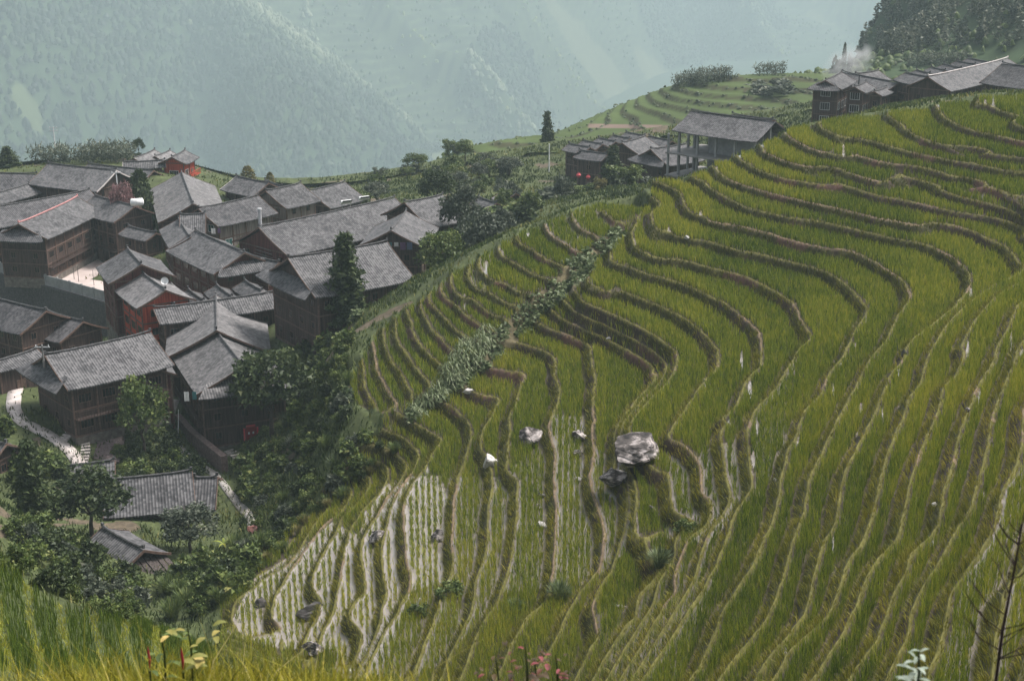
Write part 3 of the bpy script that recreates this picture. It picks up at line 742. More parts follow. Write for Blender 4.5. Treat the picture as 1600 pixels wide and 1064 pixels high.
bf = np.stack([bi[:-1, :-1], bi[:-1, 1:], bi[1:, 1:], bi[1:, :-1]], -1).reshape(-1, 4)
BANK = noise_mat("bank_soil", [(0.3, (0.03, 0.028, 0.012)), (0.7, (0.09, 0.075, 0.03))], scale=2.0)
tag(mesh_np("grassy_bank", np.stack([bx_, by_, BZ], -1).reshape(-1, 3), bf, BANK, smooth=True), kind="structure")
def bank_z(x, y):
    a = math.atan2(x, y); d = math.hypot(x, y)
    i = int(np.clip(round((a - nb_a[0]) / (nb_a[-1] - nb_a[0]) * 160), 0, 160)); j = int(np.argmin(np.abs(nb_d - d)))
    return float(BZ[j, i])
# ------------------------------------------------------------------ village: materials
def tile_mat(name, dark, mid, light, period=0.34):
    m, n, l, b = new_mat(name)
    tc = n.new("ShaderNodeTexCoord"); sx_ = n.new("ShaderNodeSeparateXYZ"); l.new(tc.outputs["Object"], sx_.inputs[0])
    mu = n.new("ShaderNodeMath"); mu.operation = 'MULTIPLY'; mu.inputs[1].default_value = 2 * math.pi / period; l.new(sx_.outputs["X"], mu.inputs[0])
    si = n.new("ShaderNodeMath"); si.operation = 'SINE'; l.new(mu.outputs[0], si.inputs[0])
    # courses of tiles: small random value per tile
    cmb = n.new("ShaderNodeCombineXYZ")
    fx_ = n.new("ShaderNodeMath"); fx_.operation = 'MULTIPLY'; fx_.inputs[1].default_value = 1 / period; l.new(sx_.outputs["X"], fx_.inputs[0])
    fl = n.new("ShaderNodeMath"); fl.operation = 'FLOOR'; l.new(fx_.outputs[0], fl.inputs[0])
    fy_ = n.new("ShaderNodeMath"); fy_.operation = 'MULTIPLY'; fy_.inputs[1].default_value = 1 / 0.30; l.new(sx_.outputs["Y"], fy_.inputs[0])
    fl2 = n.new("ShaderNodeMath"); fl2.operation = 'FLOOR'; l.new(fy_.outputs[0], fl2.inputs[0])
    l.new(fl.outputs[0], cmb.inputs[0]); l.new(fl2.outputs[0], cmb.inputs[1])
    wnz = n.new("ShaderNodeTexWhiteNoise"); wnz.noise_dimensions = '3D'; l.new(cmb.outputs[0], wnz.inputs["Vector"])
    nz = n.new("ShaderNodeTexNoise"); nz.inputs["Scale"].default_value = 0.5; nz.inputs["Detail"].default_value = 6; nz.inputs["Roughness"].default_value = 0.7
    l.new(tc.outputs["Object"], nz.inputs["Vector"])
    # per-house offset
    oi = n.new("ShaderNodeObjectInfo")
    a1 = n.new("ShaderNodeMath"); a1.operation = 'MULTIPLY_ADD'; a1.inputs[1].default_value = 0.34; l.new(wnz.outputs["Value"], a1.inputs[0]); l.new(nz.outputs["Fac"], a1.inputs[2])
    a2 = n.new("ShaderNodeMath"); a2.operation = 'MULTIPLY_ADD'; a2.inputs[1].default_value = 0.16; l.new(si.outputs[0], a2.inputs[0]); l.new(a1.outputs[0], a2.inputs[2])
    a3 = n.new("ShaderNodeMath"); a3.operation = 'MULTIPLY_ADD'; a3.inputs[1].default_value = 0.16; l.new(oi.outputs["Random"], a3.inputs[0]); l.new(a2.outputs[0], a3.inputs[2])
    r = ramp(n, [(0.30, dark), (0.66, mid), (1.0, light)]); l.new(a3.outputs[0], r.inputs[0])
    l.new(r.outputs[0], b.inputs["Base Color"]); b.inputs["Roughness"].default_value = 0.8; b.inputs["Specular IOR Level"].default_value = 0.25
    bp = n.new("ShaderNodeBump"); bp.inputs["Strength"].default_value = 0.9; bp.inputs["Distance"].default_value = 0.09
    l.new(a2.outputs[0], bp.inputs["Height"]); l.new(bp.outputs[0], b.inputs["Normal"])
    return m
TILE = tile_mat("grey_tile", (0.018, 0.017, 0.019), (0.056, 0.054, 0.058), (0.145, 0.14, 0.144))
TILE_L = tile_mat("pale_grey_tile", (0.042, 0.040, 0.042), (0.10, 0.096, 0.098), (0.215, 0.203, 0.207))
TILE_D = tile_mat("dark_tile", (0.013, 0.0125, 0.015), (0.042, 0.040, 0.044), (0.115, 0.11, 0.115))
def wood_mat(name, c0, c1):
    m, n, l, b = new_mat(name)
    tc = n.new("ShaderNodeTexCoord"); mp = n.new("ShaderNodeMapping"); mp.inputs["Scale"].default_value = (5.5, 5.5, 0.35)
    l.new(tc.outputs["Object"], mp.inputs[0])
    nz = n.new("ShaderNodeTexNoise"); nz.inputs["Scale"].default_value = 1.0; nz.inputs["Detail"].default_value = 5; l.new(mp.outputs[0], nz.inputs["Vector"])
    r = ramp(n, [(0.3, c0), (0.72, c1)]); l.new(nz.outputs["Fac"], r.inputs[0]); l.new(r.outputs[0], b.inputs["Base Color"])
    b.inputs["Roughness"].default_value = 0.8; b.inputs["Specular IOR Level"].default_value = 0.2
    bp = n.new("ShaderNodeBump"); bp.inputs["Strength"].default_value = 0.6; l.new(nz.outputs["Fac"], bp.inputs["Height"]); l.new(bp.outputs[0], b.inputs["Normal"])
    return m
WOOD = wood_mat("dark_plank", (0.024, 0.016, 0.014), (0.105, 0.070, 0.061))
WOOD_R = wood_mat("red_brown_plank", (0.05, 0.018, 0.016), (0.15, 0.055, 0.05))
WOOD_RED = wood_mat("bright_red_plank", (0.22, 0.035, 0.022), (0.55, 0.10, 0.055))
WOOD_G = wood_mat("weathered_plank", (0.10, 0.083, 0.075), (0.26, 0.22, 0.20))
WOODS = dict(dark=WOOD, brown=WOOD_R, red=WOOD_RED, grey=WOOD_G)
STONE = noise_mat("rubble_stone", [(0.25, (0.045, 0.04, 0.036)), (0.55, (0.15, 0.13, 0.115)), (0.8, (0.28, 0.25, 0.23))], scale=1.6, detail=8, bump=0.7)
PLASTER = noise_mat("old_plaster", [(0.3, (0.28, 0.24, 0.22)), (0.7, (0.52, 0.47, 0.44))], scale=0.8, detail=6)
CONC = noise_mat("raw_concrete", [(0.3, (0.20, 0.20, 0.205)), (0.7, (0.33, 0.33, 0.335))], scale=0.7, detail=6)
CONC_L = noise_mat("pale_concrete", [(0.3, (0.17, 0.16, 0.155)), (0.7, (0.26, 0.245, 0.24))], scale=0.6, detail=6)
RIDGE = noise_mat("ridge_tile", [(0.3, (0.03, 0.03, 0.03)), (0.7, (0.12, 0.115, 0.12))], scale=3)
PINK = noise_mat("pink_ridge", [(0.3, (0.30, 0.12, 0.12)), (0.7, (0.52, 0.27, 0.26))], scale=2)
COPING = noise_mat("pale_coping", [(0.3, (0.42, 0.37, 0.36)), (0.7, (0.62, 0.57, 0.56))], scale=1)
WHITE = noise_mat("white_paint", [(0.3, (0.66, 0.66, 0.66)), (0.7, (0.84, 0.84, 0.84))], scale=2)
FRAME = noise_mat("window_wood", [(0.3, (0.07, 0.042, 0.034)), (0.7, (0.18, 0.115, 0.09))], scale=4)
FRAME_W = noise_mat("pale_frame", [(0.3, (0.5, 0.5, 0.5)), (0.7, (0.72, 0.72, 0.72))], scale=4)
REDP = noise_mat("red_paint", [(0.3, (0.16, 0.008, 0.014)), (0.7, (0.32, 0.02, 0.03))], scale=3)
REDPAPER = noise_mat("red_paper", [(0.3, (0.55, 0.06, 0.08)), (0.7, (0.7, 0.14, 0.15))], scale=3)
METAL = noise_mat("galvanised_metal", [(0.3, (0.35, 0.35, 0.36)), (0.7, (0.5, 0.5, 0.51))], scale=3, rough=0.5, spec=0.5)
BLACK = noise_mat("black_stuff", [(0.3, (0.008, 0.008, 0.009)), (0.7, (0.03, 0.03, 0.032))], scale=4)
m, n, l, b = new_mat("window_glass"); b.inputs["Base Color"].default_value = (0.012, 0.014, 0.016, 1); b.inputs["Roughness"].default_value = 0.25; GLASS = m
m, n, l, b = new_mat("teal_glass"); b.inputs["Base Color"].default_value = (0.04, 0.12, 0.12, 1); b.inputs["Roughness"].default_value = 0.2; GLASS_T = m

# window prototypes (mesh data shared by all copies); local: x across, y outwards, z up, origin at the bottom centre on the wall face
def window_mesh(wd, ht, bars, name):
    bm = bmesh.new(); t = 0.07
    box(bm, -wd / 2, -wd / 2 + t, 0, .07, 0, ht); box(bm, wd / 2 - t, wd / 2, 0, .07, 0, ht)
    box(bm, -wd / 2 + t, wd / 2 - t, 0, .068, 0, t); box(bm, -wd / 2 + t, wd / 2 - t, 0, .068, ht - t, ht)
    for k in range(1, bars):
        x = -wd / 2 + wd * k / bars; box(bm, x - .02, x + .02, 0.012, .06, t, ht - t)
    me = bpy.data.meshes.new(name); bm.to_mesh(me); bm.free()
    bm = bmesh.new(); box(bm, -wd / 2 + t, wd / 2 - t, 0.005, .03, t, ht - t)
    pe = bpy.data.meshes.new("pane"); bm.to_mesh(pe); bm.free()
    return me, pe
WIN = {}
for k_, (wd_, ht_, nb_, fm_, gm_) in dict(small=(0.9, 1.0, 2, FRAME, GLASS), wide=(1.7, 1.15, 4, FRAME, GLASS), white=(1.9, 1.5, 4, FRAME_W, GLASS), teal=(1.5, 1.3, 2, FRAME_W, GLASS_T), tall=(1.0, 1.9, 2, FRAME, GLASS)).items():
    me_, pe_ = window_mesh(wd_, ht_, nb_, "window"); me_.materials.append(fm_); pe_.materials.append(gm_); WIN[k_] = (me_, pe_, wd_, ht_)
def add_window(parent, kind, x, y, z, rz):
    o = bpy.data.objects.new("window", WIN[kind][0]); COL.objects.link(o); o.parent = parent
    o.location = (x, y, z); o.rotation_euler = (0, 0, rz)
    p = bpy.data.objects.new("pane", WIN[kind][1]); COL.objects.link(p); p.parent = o
def add_door(parent, x, y, z, rz, mat=FRAME):
    bm = bmesh.new(); box(bm, -.6, .6, 0, .07, 0, 2.0); box(bm, -.66, -.6, 0, .1, 0, 2.06); box(bm, .6, .66, 0, .1, 0, 2.06); box(bm, -.6, .6, 0, .1, 2.0, 2.06)
    d = bm_obj("door", bm, mat, parent); d.location = (x, y, z); d.rotation_euler = (0, 0, rz)
    return d

def slope_pts(w, pitch, n=6, sag=0.06):
    """profile from ridge (0,0) to eave (w, -w tan) with a slight sweep"""
    out = []
    for k in range(n + 1):
        t = k / n
        out.append((w * t, -w * math.tan(pitch) * t - sag * w * 0.35 * math.sin(math.pi * t)))
    return out
def roof_mesh(L, w, pitch, over, th=0.16, lift=0.18, hip0=0.0, hip1=0.0):
    """tiled double slope, ridge along x at z=0; a sheet with thickness, gable ends slightly lifted.
    hip0/hip1: how far the ends slope back (hipped ends) """
    bm = bmesh.new(); nx = 10; half = L / 2
    for sgn in (1, -1):
        top = []; bot = []
        prof = slope_pts(w, pitch)
        for i in range(nx + 1):
            s = i / nx * 2 - 1; row_t = []; row_b = []
            for (py, pz) in prof:
                t = py / w
                x = s * half
                x = x + (hip1 * t if s > 0 else -hip0 * t) * abs(s)
                z = pz + lift * (abs(s) ** 4) * (0.4 + 0.6 * t)
                row_t.append(bm.verts.new((x, sgn * py, z))); row_b.append(bm.verts.new((x, sgn * py, z - th)))
            top.append(row_t); bot.append(row_b)
        for i in range(nx):
            for k in range(len(prof) - 1):
                a, b2, c, d = top[i][k], top[i + 1][k], top[i + 1][k + 1], top[i][k + 1]
                bm.faces.new((a, d, c, b2) if sgn > 0 else (a, b2, c, d))
                a, b2, c, d = bot[i][k], bot[i + 1][k], bot[i + 1][k + 1], bot[i][k + 1]
                bm.faces.new((a, b2, c, d) if sgn > 0 else (a, d, c, b2))
        for i in range(nx):
            bm.faces.new((top[i][-1], bot[i][-1], bot[i + 1][-1], top[i + 1][-1]))
        for e in (0, nx):
            for k in range(len(prof) - 1): bm.faces.new((top[e][k], top[e][k + 1], bot[e][k + 1], bot[e][k]))
    return bm

HOUSES = {}
def house(ridge, eave, d, label, wood='dark', tile=None, pitch=27, storeys=2, skirt='', win='small', nwin=None, ridge_mat=None, group=None, hmax=7.5, gover=0.8, coping='', base=None, name="wooden_house", wmin=1.6, wmax=9.0, door=True, gwin=True):
    """a house under a tiled roof surveyed from its ridge ends and one point of an eave"""
    pr = math.radians(pitch)
    u1, v1, u2, v2 = ridge
    um, vm = (u1 + u2) / 2, (v1 + v2) / 2
    pm = at_d(um, vm, d); hr = CZ - pm.z
    p1, p2 = at_h(u1, v1, hr), at_h(u2, v2, hr)
    if (p2 - p1).length < 2.5:
        c_ = (p1 + p2) / 2; dr_ = (p2 - p1).normalized(); p1, p2 = c_ - dr_ * 1.4, c_ + dr_ * 1.4
    ax = (p2 - p1); L = ax.length; ax = ax / L
    nrm = Vector((-ax.y, ax.x, 0))
    best = None
    for sgn in (1, -1):
        for k in range(120):
            w_ = wmin + (wmax - wmin) * k / 119
            q1 = p1 + nrm * sgn * w_; q2 = p2 + nrm * sgn * w_; z = p1.z - w_ * math.tan(pr) - 0.03 * w_
            for t in np.linspace(-0.15, 1.15, 27):
                q = q1 + (q2 - q1) * t
                pu, pv_ = proj(q.x, q.y, z)
                e = math.hypot(pu - eave[0], pv_ - eave[1])
                if best is None or e < best[0]: best = (e, w_, sgn)
    e, w_, sgn = best
    c = (p1 + p2) / 2
    rz = math.atan2(ax.y, ax.x)
    # local +y is the side away from the eave that was surveyed if sgn<0
    hw = max(w_ - 0.85, 0.7 * w_)           # wall half depth
    gl = max(L / 2 - gover, 0.6)
    cs, sn = math.cos(rz), math.sin(rz)
    corners = [(c.x + cs * sx_ * gl - sn * sy_ * hw, c.y + sn * sx_ * gl + cs * sy_ * hw) for sx_ in (-1, 1) for sy_ in (-1, 1)]
    gz = min(ground_z(x, y) for x, y in corners)
    eave_z = p1.z - w_ * math.tan(pr)
    wall_top = p1.z - hw * math.tan(pr) - 0.2
    floor = gz - 0.25 if base is None else base
    wall_h = wall_top - floor
    if wall_h > hmax: stone_h = wall_h - hmax
    else: stone_h = 0.0
    if wall_h < 2.6: floor = wall_top - 2.6; wall_h = 2.6
    root = empty(name, (c.x, c.y, floor), rz)
    tag(root, label, "house", group)
    H = wall_top - floor; ridge_l = p1.z - floor
    WM = WOODS[wood]
    # walls: one closed body with gable triangles
    bm = bmesh.new()
    zb = stone_h + (0.0 if stone_h == 0 else 0.0)
    g = ridge_l - 0.30
    def wz(y): return ridge_l - y * math.tan(pr) - 0.021 * w_ * math.sin(math.pi * y / w_) - 0.24
    prof = [(-hw, zb), (hw, zb), (hw, wz(hw)), (hw * .66, wz(hw * .66)), (hw * .33, wz(hw * .33)), (0, g), (-hw * .33, wz(hw * .33)), (-hw * .66, wz(hw * .66)), (-hw, wz(hw))]
    H = min(H, wz(hw))
    v0 = [bm.verts.new((-gl, y, z)) for y, z in prof]; v1_ = [bm.verts.new((gl, y, z)) for y, z in prof]
    bm.faces.new(v0[::-1]); bm.faces.new(v1_)
    npf = len(prof)
    for k in range(npf): bm.faces.new((v0[k], v0[(k + 1) % npf], v1_[(k + 1) % npf], v1_[k]))
    bmesh.ops.recalc_face_normals(bm, faces=bm.faces)
    bm_obj("wall", bm, WM, root)
    if stone_h > 0.05:
        bm = bmesh.new(); box(bm, -gl - .12, gl + .12, -hw - .12, hw + .12, -0.6, stone_h); bm_obj("stone_base", bm, STONE, root)
    # corner and bay posts, storey beams
    nb = max(2, int(round(2 * gl / 3.0)) + 1); pme = None
    for k in range(nb):
        x = -gl + 2 * gl * k / (nb - 1)
        for s in (-1, 1):
            if pme is None:
                bm = bmesh.new(); box(bm, -.09, .09, -.09, .09, zb, H - 0.02); po = bm_obj("post", bm, FRAME, root); pme = po.data
            else:
                po = bpy.data.objects.new("post", pme); COL.objects.link(po); po.parent = root
            po.location = (x, s * (hw + .03), 0)
    st_h = (H - stone_h) / max(1, round((H - stone_h) / 2.7)); ns = max(1, round((H - stone_h) / 2.7))
    for k in range(ns + 1):
        bm = bmesh.new()
        z = stone_h + st_h * k - (0.12 if k == ns else 0)
        box(bm, -gl - .11, gl + .11, -hw - .13, -hw - .015, z, z + .16); box(bm, -gl - .11, gl + .11, hw + .015, hw + .13, z, z + .16)
        box(bm, -gl - .13, -gl - .015, -hw + .02, hw - .02, z + .004, z + .164); box(bm, gl + .015, gl + .13, -hw + .02, hw - .02, z + .004, z + .164)
        bm_obj("storey_beam", bm, FRAME, root)
    # windows on the four faces
    lrng = random.Random(int(u1 * 13 + v1 * 7))
    for s in (-1, 1):
        nw = nwin if nwin is not None else max(1, int(2 * gl / 2.9))
        for k in range(ns):
            z = stone_h + st_h * k + 0.95
            if st_h < 2.0: continue
            for q in range(nw):
                x = -gl + 2 * gl * (q + 0.5) / nw
                kind = win if lrng.random() > 0.25 else ('wide' if win == 'small' else win)
                if k == 0 and door and q == nw // 2: add_door(root, x, s * hw, stone_h + 0.02, 0 if s > 0 else math.pi); continue
                if z + WIN[kind][3] > H - 0.3: continue
                add_window(root, kind, x, s * hw, z, 0 if s > 0 else math.pi)
        if gwin:
            nw = max(1, int(2 * hw / 3.2))
            for k in range(ns):
                z = stone_h + st_h * k + 0.95
                for q in range(nw):
                    y = -hw + 2 * hw * (q + 0.5) / nw
                    if z + 1.1 > H: continue
                    add_window(root, 'small' if win in ('small', 'wide') else win, s * gl, y, z, -math.pi / 2 * s)
    # roof
    tm_ = tile or TILE
    r = bm_obj("roof", roof_mesh(L, w_, pr, 0), tm_, root); r.location = (0, 0, ridge_l)
    bm = bmesh.new()
    pts = [(-L / 2 - .05 + (L + .1) * k / 10, 0, 0.10 + 0.24 * abs(k / 5 - 1) ** 4) for k in range(11)]
    tube(bm, pts, [0.13] * 11, 6)
    for sx_ in (-1, 1): box(bm, sx_ * (L / 2 - .06) - .14, sx_ * (L / 2 - .06) + .14, -.1, .1, 0.3, 0.62)
    rc = bm_obj("ridge_cap", bm, ridge_mat or RIDGE, r)
    # verge boards along the gables
    for sx_, flag in ((-1, 'l'), (1, 'r')):
        bm = bmesh.new()
        for sy_ in (-1, 1):
            pf = slope_pts(w_ + .03, pr)
            for (ya, za), (yb, zb2) in zip(pf, pf[1:]):
                la = 0.18 * (0.4 + 0.6 * ya / w_); lb = 0.18 * (0.4 + 0.6 * yb / w_)
                q = [(sx_ * (L / 2 + .02), sy_ * ya, za + la + .05), (sx_ * (L / 2 + .02), sy_ * yb, zb2 + lb + .05), (sx_ * (L / 2 + .02), sy_ * yb, zb2 + lb - .22), (sx_ * (L / 2 + .02), sy_ * ya, za + la - .22)]
                a_ = [bm.verts.new(t) for t in q]; b_ = [bm.verts.new((t[0] + sx_ * .06, t[1], t[2])) for t in q]
                bm.faces.new(a_); bm.faces.new(b_[::-1])
                for k in range(4): bm.faces.new((a_[k], a_[(k + 1) % 4], b_[(k + 1) % 4], b_[k]))
        bmesh.ops.recalc_face_normals(bm, faces=bm.faces)
        bm_obj("verge_board", bm, COPING if flag in coping else FRAME, r)
    # skirt roofs across the gable ends ('l' = end 1, 'r' = end 2), and along the fronts ('f')
    for sx_, flag in ((-1, 'l'), (1, 'r')):
        if flag in skirt:
            bm = bmesh.new(); ez = eave_z - floor; out = 1.9; rise = 1.25
            rows = []
            for k in range(9):
                t = k / 8 * 2 - 1
                yo = t * (hw + 0.9); yi = t * max(hw - 0.7, hw * .5)
                rows.append(((sx_ * (gl + .04), yi, ez + rise), (sx_ * (L / 2 + out - 0.4), yo, ez - .12 + 0.22 * abs(t) ** 4)))
            vs = [[bm.verts.new(p) for p in rw_] for rw_ in rows]; vb = [[bm.verts.new((p[0], p[1], p[2] - .15)) for p in rw_] for rw_ in rows]
            for i_ in range(8):
                bm.faces.new((vs[i_][0], vs[i_ + 1][0], vs[i_ + 1][1], vs[i_][1])); bm.faces.new((vb[i_][0], vb[i_][1], vb[i_ + 1][1], vb[i_ + 1][0]))
                bm.faces.new((vs[i_][1], vs[i_ + 1][1], vb[i_ + 1][1], vb[i_][1]))
            for i_ in (0, 8): bm.faces.new((vs[i_][0], vs[i_][1], vb[i_][1], vb[i_][0]))
            bmesh.ops.recalc_face_normals(bm, faces=bm.faces)
            # tile rows run down the skirt: turn the mesh so its own x lies along the eave
            sk_o = bm_obj("skirt_roof", bm, tm_, root)
            sk_o.data.transform(Matrix.Rotation(math.pi / 2, 4, 'Z')); sk_o.rotation_euler = (0, 0, -math.pi / 2)
    info = dict(root=root, c=c, rz=rz, L=L, w=w_, hw=hw, gl=gl, H=H, floor=floor, ridge=ridge_l, stone=stone_h, side=sgn, ez=eave_z - floor, p1=p1, p2=p2)
    print(f"{label[:38]:38s} L={L:5.1f} w={w_:4.1f} H={H:5.1f} stone={stone_h:4.1f} err={e:4.1f} d={d}")
    return info
ROWS_L = "small dark tiled roof, %s of the row behind the long ridge-top roof"; ROWS_G = "small roofs behind the long roof on the ridge"
MIDS_L = "grey tiled roof, %s one up the stepped row behind the lantern house"; MIDS_G = "stepped roofs behind the lantern house"
h1 = house((75, 256, 182, 267), (90, 294.6), 272, "long grey roofed hall with white gable boards below the maize knoll", coping='r', storeys=2, win='tall')
house((138, 256.5, 240, 267), (200, 290), 286, "long roof half hidden behind the hall with white gable boards", gover=.6)
house((192, 254, 258, 251), (222, 264.5), 291, "low grey house with white tipped gables beside the red pavilion", wood='brown', coping='lr', storeys=1)
house((209, 248, 242, 235), (256, 246), 303, "tiled house behind the low roof, left of two at the back", tile=TILE_L)
house((242, 245, 266, 236), (287, 246), 306, "tiled house squeezed between two roofs just behind the red pavilion", tile=TILE_L)
pav = house((268, 246, 289.5, 235.5), (300, 253.5), 292, "red walled pavilion house with a balcony at the edge of the village", wood='red', win='white', hmax=6)
h10 = house((283.5, 269.5, 302, 319), (240, 322), 252, "broad pale roofed house with its ridge pointing down the slope", tile=TILE_L, ridge_mat=RIDGE)
house((-40, 269.5, 58, 272.5), (30, 290), 287, "dark roofed house at the left edge beside the hall", tile=TILE_D)
house((-45, 313, 46, 288.5), (30, 314), 268, "grey roofed house with a white gutter at the left edge", coping='')
house((-45, 331, 140, 298), (30, 352), 256, "long dark roof patched with pale lichen behind the pink ridge", tile=TILE_D)
h7 = house((29, 350.5, 121, 309), (98, 365), 245, "two storey house with a pink ridge facing the school yard", wood='dark', ridge_mat=PINK, skirt='l', win='wide', hmax=7, base=CZ - 62.8)
h8 = house((148, 306.5, 211, 322.5), (150, 343.5), 251, "gabled house standing at the corner behind the yard", hmax=8, win='wide', base=CZ - 62.8)
house((200, 354, 244, 364.5), (212, 374.5), 240, "low lean roofed house tucked below the corner house", storeys=1)
h11 = house((310, 326.5, 404, 306.5), (375, 349.5), 241, "pale plank house with teal windows under a dark roof", wood='grey', tile=TILE_D, win='teal')
house((281, 336, 321, 334.5), (308, 368), 232, "shed with coarse ribbed tiles below the pale plank house", wood='grey', pitch=30, storeys=1)
house((279, 343, 297, 372), (256, 376), 227, "narrow shed roof leaning against the red brown balcony house", storeys=1)
h13 = house((305, 361, 382, 395.5), (298, 414), 214, "two storey house with red brown balcony panels and a large roof", wood='brown', win='wide', hmax=8, skirt='r')
house((381, 396.5, 436, 411), (398, 423), 209, "small double roof joined to the red brown balcony house", wood='brown')
house((199, 389, 221, 414), (160, 434), 205, "square grey house at the corner of the concrete yard", wood='brown', tile=TILE, hmax=8, skirt='')
h15 = house((222, 427, 259, 454), (198, 473), 196, "grey roofed house with bright red walls", wood='red', tile=TILE_L, win='wide', hmax=8)
house((248, 460.6, 273, 478.6), (228, 480), 194, "small roof with a pale coping next to the bright red walls", coping='r', wood='brown', wmax=4)
house((294, 453, 319, 471), (279, 470), 199, "small roof with a pale coping, below the red brown balcony panels", coping='r', wood='brown', wmax=4)
house((338, 446, 363, 465), (321, 462), 199, "small roof with a pale coping, third along the ribbed roof", coping='r', wood='brown', wmax=4)
house((382, 439, 410, 455.5), (365, 455), 199, "small roof with a pale coping, nearest the dark house by the cedar", coping='r', wood='brown', wmax=4)
house((240, 483, 431, 457), (260, 508), 192, "long ribbed roof running behind the great double roof", tile=TILE, hmax=9)
h18 = house((337.5, 463, 338.5, 517), (260, 537), 186, "great grey roof with its ridge pointing at the viewer", tile=TILE_L, hmax=9, wmax=10)
h18b = house((337, 517, 380, 572), (294, 600), 172.5, "house with the red double door under the lower great roof", tile=TILE_L, skirt='r', hmax=7.5, wmax=10, win='wide')
h19 = house((70, 556, 235, 520), (142, 605.5), 171, "large dark timber house with a hipped end above the pale path", skirt='l', hmax=6.5, win='wide')
house((236, 556, 247, 577), (213, 581), 171.5, "small gabled outhouse between the two large timber houses", storeys=1, wood='brown', wmax=4)
h21 = house((-42, 457, 72, 486.5), (20, 524), 200, "dark roofed house under the stone retaining wall", tile=TILE_D)
house((73, 487, 130, 503), (84, 536), 197, "low wing roof joined to the house under the retaining wall", tile=TILE_D, wmax=6)
house((-20, 569, 58, 546), (18, 578), 180, "low roof just behind the large dark timber house", storeys=1, wmax=4)
house((-30, 740, 179, 721), (165, 749), 158, "long ribbed roof behind the two cedars at the bottom", wmax=5, hmax=6)
h24 = house((160, 751, 300, 737), (240, 805), 149, "broad ribbed roof beside the stepping stone path", hmax=6)
house((303, 747, 340, 745.5), (335, 800), 149, "wing roof at the end of the broad ribbed roof", wmax=6, hmax=6)
house((182, 811, 302, 801), (240, 842), 146, "lower ribbed roof in front of the broad ribbed roof", wmax=4, hmax=6)
h26 = house((160, 825, 225, 860), (146, 876), 128, "weathered barn with a plank porch roof in the bottom hollow", hmax=5, wmax=6)
house((-25, 688, 10, 694), (20, 711), 156, "little shed roof cut by the left edge above the cedars", storeys=1, wmax=4)
house((369, 276, 420, 286.5), (366, 303), 268, "dark gabled house behind the pale roofed house", coping='l')
house((414, 282, 441, 292), (404, 293), 277, "roof corner peeping out behind the dark gabled house", wmax=4)
h30 = house((415, 299, 470, 287), (462, 325), 250, "gabled loft house with a pale plank door", wood='grey')
h31 = house((482, 299, 539, 285), (522, 327), 263, "grey roofed house carrying solar water heaters on the valley side")
h32 = house((404, 356, 617, 310), (440, 406), 224, "longest grey roof in the village with an open timber gable", hmax=8, wood='brown')
house((632, 317, 692, 305.5), (680, 358), 222, "steep grey roof beside the trees at the end of the village", hmax=8)
h34 = house((635, 331, 611, 361), (674, 377), 206, "pavilion roofed house with a washing line on its gable", hmax=8, wmax=8)
h35 = house((450, 404, 605, 379), (576, 453), 184, "tall dark plank house behind the big cedar", skirt='l', hmax=9, win='small')
house((788, 297, 806, 303), (766, 312), 256, "small pale pink roof among the trees below the terraced knoll", tile=TILE_L, wmax=4.5, storeys=1)
house((748, 309, 776, 318), (742, 326), 249, "grey roof slope between the tree and the pale pink roof", wmax=4.5, storeys=1)
h38 = house((905, 235.5, 950, 241), (935, 253), 288, "dark house hung with two red lanterns", tile=TILE_D, skirt='l', hmax=7, wmax=5)
house((889, 225, 922, 231), (905, 241), 297, MIDS_L % 'first', group=MIDS_G, wmax=5)
house((911, 220, 942, 226), (930, 237), 303, MIDS_L % 'second', group=MIDS_G, wmax=5)
house((935, 216, 962, 222), (950, 232), 310, MIDS_L % 'third', group=MIDS_G, wmax=5)
house((958, 212, 984, 217), (975, 227), 317, MIDS_L % 'fourth', group=MIDS_G, wmax=5)
house((978, 207, 1008, 212.5), (995, 222), 323, MIDS_L % 'fifth', group=MIDS_G, wmax=5)
house((972, 224, 1008, 214), (995, 250), 285, "wide grey roof between the conifer and the open gable", wmax=8)
h41 = house((1016.6, 234, 1074, 225.5), (1041, 262.5), 272, "large hipped house beside the unfinished concrete building", tile=TILE_D, skirt='l', hmax=8, wmax=8)
house((1014, 213.5, 1050, 221), (1040, 237), 293, "grey roof directly above the large hipped house", wmax=6)
h44 = house((1290, 126.5, 1315, 114), (1320, 139), 290, "dark gabled house with white windows and a balcony roof on the ridge", tile=TILE, win='white', hmax=8, skirt='l')
house((1316, 113, 1404, 130.5), (1351, 149), 297, "long roof under the smoke behind the white windowed house", wmax=7)
house((1335, 136.5, 1353, 129.5), (1352, 147), 287, "small gable with white windows in the middle of the ridge group", win='white', wmax=4.5)
house((1366, 144, 1385, 138), (1379, 151), 286, "smallest gable beside the long roof under the smoke", wmax=4)
house((1336.5, 116.5, 1372.6, 111), (1356, 122), 306, "roof with an upturned end behind the long roof under the smoke", wmax=5)
h46 = house((1415, 114, 1450, 121.5), (1417, 132), 289, "gabled house with a white eave board on the ridge", hmax=7)
house((1450, 121, 1574.5, 92), (1500, 141), 298, "long ridge-top roof with a pale ridge line", wmax=9, ridge_mat=COPING)
for kk_, (rr_, ee_, dd_) in enumerate([((1432, 110, 1453, 116), (1440, 120), 312), ((1455, 105.5, 1477, 111), (1464, 115), 318), ((1474.6, 101, 1502, 107.5), (1484, 111), 324), ((1495, 96, 1524, 101.5), (1505, 106), 324.5), ((1513, 91.7, 1550, 99), (1528, 104), 325)]):
    house(rr_, ee_, dd_, ROWS_L % ('first from the left', 'second', 'middle one', 'fourth', 'last')[kk_], group=ROWS_G, wmax=4, tile=TILE_D)
